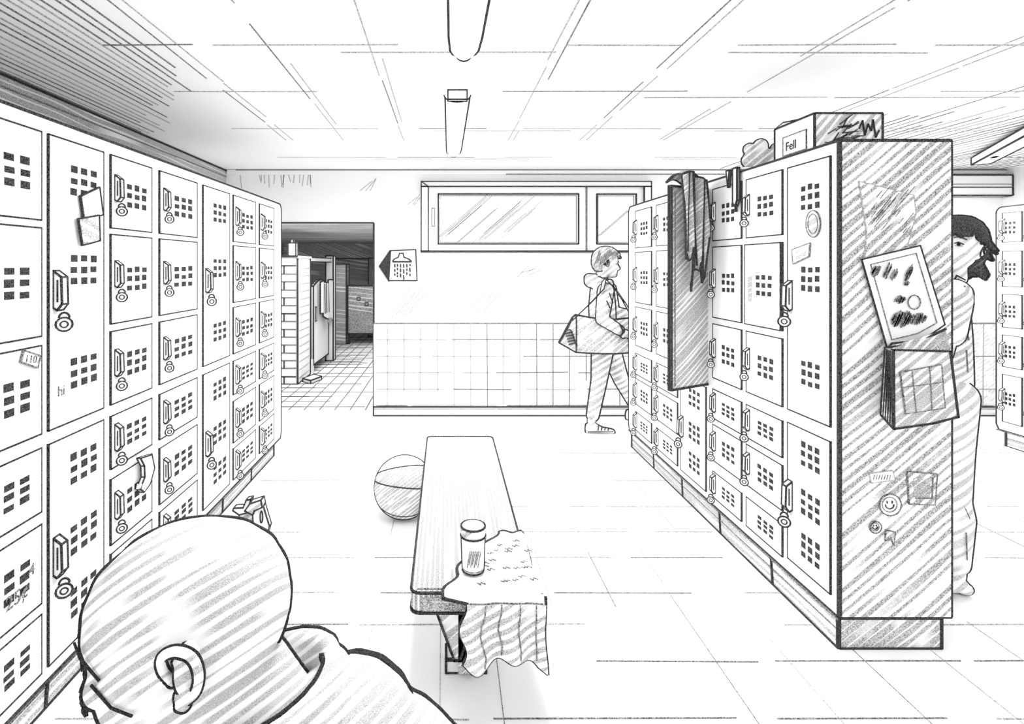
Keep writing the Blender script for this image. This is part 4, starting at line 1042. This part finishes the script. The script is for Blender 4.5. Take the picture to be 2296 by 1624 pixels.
fc.line([T(-.018, .097, -.063), T(.0, .1, -.062), T(.018, .097, -.063)], .0018); fc.build('mouth', w2)
s3 = MB()
limb(s3, [(q2(2142, 672), .095), (q2(2146, 760), .1), (q2(2146, 862), .105)])
for yy in (-.15, .17):
    sh = q2(2112 if yy < 0 else 2140, 674, Y2+yy*.85); el = Vector((2.18, Y2+yy*1.1, 1.12)); limb(s3, [(q2(2140, 660, Y2+yy*.4), .07), (sh, .064), (sh.lerp(el, .6), .066)])
vs, fs = remesh(s3, .009, 2); hem = EYE-(882-595)/ (F/S2)
vs = [Vector((p.x, p.y, max(p.z, hem))) for p in vs]
o = MB().add(vs, fs, 'shirt'); contour(o, vs, fs, DV2, .0045, 'ink', .12)
lo = [p for p in vs if abs(p.z-hem) < .002]
cxm = sum(p.x for p in lo)/len(lo); cym = sum(p.y for p in lo)/len(lo); rx = max(abs(p.x-cxm) for p in lo); ry = max(abs(p.y-cym) for p in lo)
o.line([(cxm+rx*1.0*math.cos(a), cym+ry*math.sin(a), hem+.004) for a in [2*math.pi*k/24 for k in range(24)]], .004, 'ink', True)
o.line([q2(2162, 628, Y2-.075), q2(2150, 618, Y2-.06), q2(2128, 640, Y2-.08)], .003)
for a, c in (((2132, 690), (2152, 706)), ((2132, 640), (2140, 690)), ((2132, 705), (2148, 760)), ((2136, 780), (2146, 830))): o.beam(q2(*a, Y2-.135), q2(*c, Y2-.12), .0026, 'soft')
o.build('shirt', w2, smooth=True)
t3 = MB(); limb(t3, [(q2(2146, 870), .092), (q2(2147, 892), .09)])
limb(t3, [(hA, .08), (q2(2140, 1010, Y2-.07), .068), (q2(2136, 1120, Y2-.07), .064), (q2(2148, 1160, Y2-.07), .06), (q2(2142, 1262, Y2-.07), .052)])
limb(t3, [(hB, .09), (q2(2150, 1110, Y2+.1), .064), (q2(2150, 1255, Y2+.1), .05)])
o = organic(t3, .009, 'skin', DV2, .0045, smooth=2, minlen=.12)
for a, c in (((2140, 900), (2134, 1080)), ((2132, 1120), (2146, 1150)), ((2138, 1180), (2140, 1240))): o.beam(q2(*a, Y2-.13), q2(*c, Y2-.13), .0022, 'soft')
o.build('trousers', w2, smooth=True)

# --- bald person seated in front, head bowed, facing left
w3 = thing('person', 'bald person in sweatshirt in front, head bowed to the left', 'person', (.05, .6, 0))
h3 = frame((-.288, .603, 1.102), (-1, .03, -.1), (-.0, -.0, 1)) @ Matrix.Diagonal((1.06, 1.11, .88, 1))
DV3 = Vector((-.28, .6, -.40))
b = MB(); head(b, h3, ears=False, nk=.014)
limb(b, [((-.235, .605, 1.035), .06), ((-.20, .61, .98), .06), ((-.14, .615, .94), .064)])
limb(b, [((-.09, .615, .88), .11), ((-.0, .615, .76), .12), ((.07, .615, .60), .13)])
for sgn in (-1, 1):
    sh = Vector((-.12, .615+sgn*.14, .84)); el = Vector((-.18, .615+sgn*.22, .66)); wr = Vector((-.30, .615+sgn*.17, .60))
    limb(b, [(sh, .055), (el, .042), (wr, .028)]); hand(b, wr, (-1, 0, -.25), (0, 0, -1), sgn, curl=.25)
    hp = Vector((.07, .615+sgn*.1, .56)); kn = Vector((-.36, .615+sgn*.16, .53)); an = Vector((-.34, .615+sgn*.16, .09))
    limb(b, [(hp, .09), (kn, .058), (an, .038)])
vs, fs = remesh(b, .0042, 4); vs = [Vector((p.x, p.y, max(p.z, .457) if p.x > -.15 else p.z)) for p in vs]
o = MB().add(vs, fs, 'head'); contour(o, vs, fs, DV3, .0032, 'inknear', .16)
for s_ in (-1, 1):
    eb = MB(); add_ear(eb, h3 @ Matrix.Translation((0, -.028, .012)), s_, 1.05); vs, fs = remesh(eb, .0017, 3); o.add(vs, fs, 'head'); contour(o, vs, fs, DV3, .0016, 'inknear', .022)
o.build('body', w3, smooth=True)
T = lambda x, y, z: h3 @ Vector((x, y, z))
fc = MB()
for s_ in (-1, 1):
    if s_ > 0: continue
    fc = MB(); fc.line([T(s_*.05, .083, .03), T(s_*.062, .07, .022), T(s_*.068, .05, .0)], .0012, 'inknear')
    fc.build('brow_line', w3); fc = MB(); fc.line([T(s_*.02, .095, .0), T(s_*.036, .089, -.004), T(s_*.05, .078, -.002)], .0014, 'inknear'); fc.build('eye', w3); fc = MB()
    fc.line([T(s_*.010, .106, -.03), T(s_*.017, .097, -.036), T(s_*.018, .092, -.044)], .0013, 'inknear'); fc.build('nostril', w3); fc = MB()
    fc.line([T(s_*.062, .062, -.01), T(s_*.07, .04, -.03), T(s_*.073, .02, -.038)], .0012, 'inknear'); fc.build('cheek_line', w3)
fc = MB()
fc.line([T(-.048, .080, -.056), T(-.038, .090, -.060), T(-.026, .097, -.064), T(-.012, .095, -.063), T(.0, .098, -.0625), T(.012, .095, -.063), T(.026, .086, -.064)], .0022, 'inknear')
fc.build('mouth', w3)
j = MB()
limb(j, [((-.115, .62, .95), .09), ((-.08, .615, .87), .125), ((-.01, .615, .76), .14), ((.07, .615, .62), .15)])
for sgn in (-1, 1):
    sh = Vector((-.12, .615+sgn*.14, .84)); el = Vector((-.18, .615+sgn*.22, .66)); wr = Vector((-.30, .615+sgn*.17, .60))
    limb(j, [((-.12, .615+sgn*.06, .92), .085), (sh, .074), (el, .062), (wr.lerp(el, .15), .045)])
organic(j, .006, 'sweat', (-.02, .62, -.55), .0035, 'inknear', smooth=2, minlen=.15).build('sweatshirt', w3, smooth=True)
hd = MB(); cen = Vector((-.205, .608, 1.028)); ax = Vector((.28, 0, -.96)).normalized(); e1_ = Vector((0, 1, 0)); e2_ = ax.cross(e1_)
pts = [cen+e1_*math.cos(a)*.078+e2_*math.sin(a)*.078 for a in [2*math.pi*k/20 for k in range(21)]]
for p, q in zip(pts, pts[1:]): hd.cap(p, q, .012, .012, 'paper', 10)
for p, q in zip(pts, pts[1:]): hd.cap(p+ax*.025, q+ax*.025, .02, .02, 'paper', 10)
organic(hd, .0045, 'sweat', DV3, .0028, 'inknear', smooth=2, minlen=.1).build('collar', w3, smooth=True)
tt = MB()
limb(tt, [((.07, .615, .62), .135), ((.07, .615, .60), .135)])
for sgn in (-1, 1):
    hp = Vector((.07, .615+sgn*.1, .56)); kn = Vector((-.36, .615+sgn*.16, .53)); an = Vector((-.34, .615+sgn*.16, .12)); limb(tt, [(hp, .1), (kn, .072), (an, .055)])
vs, fs = remesh(tt, .009, 2); vs = [Vector((p.x, p.y, max(p.z, .458) if p.x > -.15 else p.z)) for p in vs]
MB().add(vs, fs, 'sweat').build('trousers', w3, smooth=True)
for sgn in (-1, 1):
    s_ = MB(); shoe(s_, (-.28, .615+sgn*.16, 0), (-.55, .615+sgn*.17, 0), .1, .05); vs, fs = remesh(s_, .008, 2); MB().add(vs, fs, 'paper').build('shoe', w3, smooth=True)

# ------------------------------------------------------------------ light, camera
wd = bpy.data.worlds.new('World'); bpy.context.scene.world = wd; wd.use_nodes = True
bg = wd.node_tree.nodes['Background']; bg.inputs[0].default_value = (1, 1, 1, 1); bg.inputs[1].default_value = 1.45
def area(name, loc, rot, sx, sy, power):
    l = bpy.data.lights.new(name, 'AREA'); l.shape = 'RECTANGLE'; l.size = sx; l.size_y = sy; l.energy = power
    o = bpy.data.objects.new(name, l); o.location = loc; o.rotation_euler = rot; C.objects.link(o)
area('tube_light_near', (.07, 1.5, ZC-.16), (0, 0, 0), .3, 1.5, 26)
area('tube_light_far', (.07, 3.5, ZC-.16), (0, 0, 0), .3, 1.5, 60)
area('strip_light', (4.0, 3.9, ZC-.12), (0, 0, 0), .5, 1.5, 75)
area('shower_fill', (-1.3, 6.6, 1.95), (0, 0, 0), 1.2, .8, 42)  # added fill to brighten the shower room, no lamp fitted there
area('shower_fill_back', (-1.4, 9.2, 1.95), (0, 0, 0), 1.0, .8, 22)  # second added fill, farther back, without a fixture
cam = bpy.data.cameras.new('Camera'); co = bpy.data.objects.new('Camera', cam); C.objects.link(co)
co.location = (0, 0, EYE); co.rotation_euler = (math.radians(90), 0, 0); cam.sensor_width = 36; cam.sensor_fit = 'HORIZONTAL'
cam.lens = F/2296*36; cam.shift_x = (1148-VU)/2296; cam.shift_y = -(812-VV)/2296; cam.clip_start = .02
sc_ = bpy.context.scene; sc_.camera = co
sc_.view_settings.view_transform = 'Standard'; sc_.view_settings.look = 'None'; sc_.view_settings.gamma = 1; sc_.view_settings.exposure = -.12
sc_.cycles.max_bounces = 8; sc_.cycles.diffuse_bounces = 6
for o in bpy.data.objects:
    if '_org' in o: del o['_org']
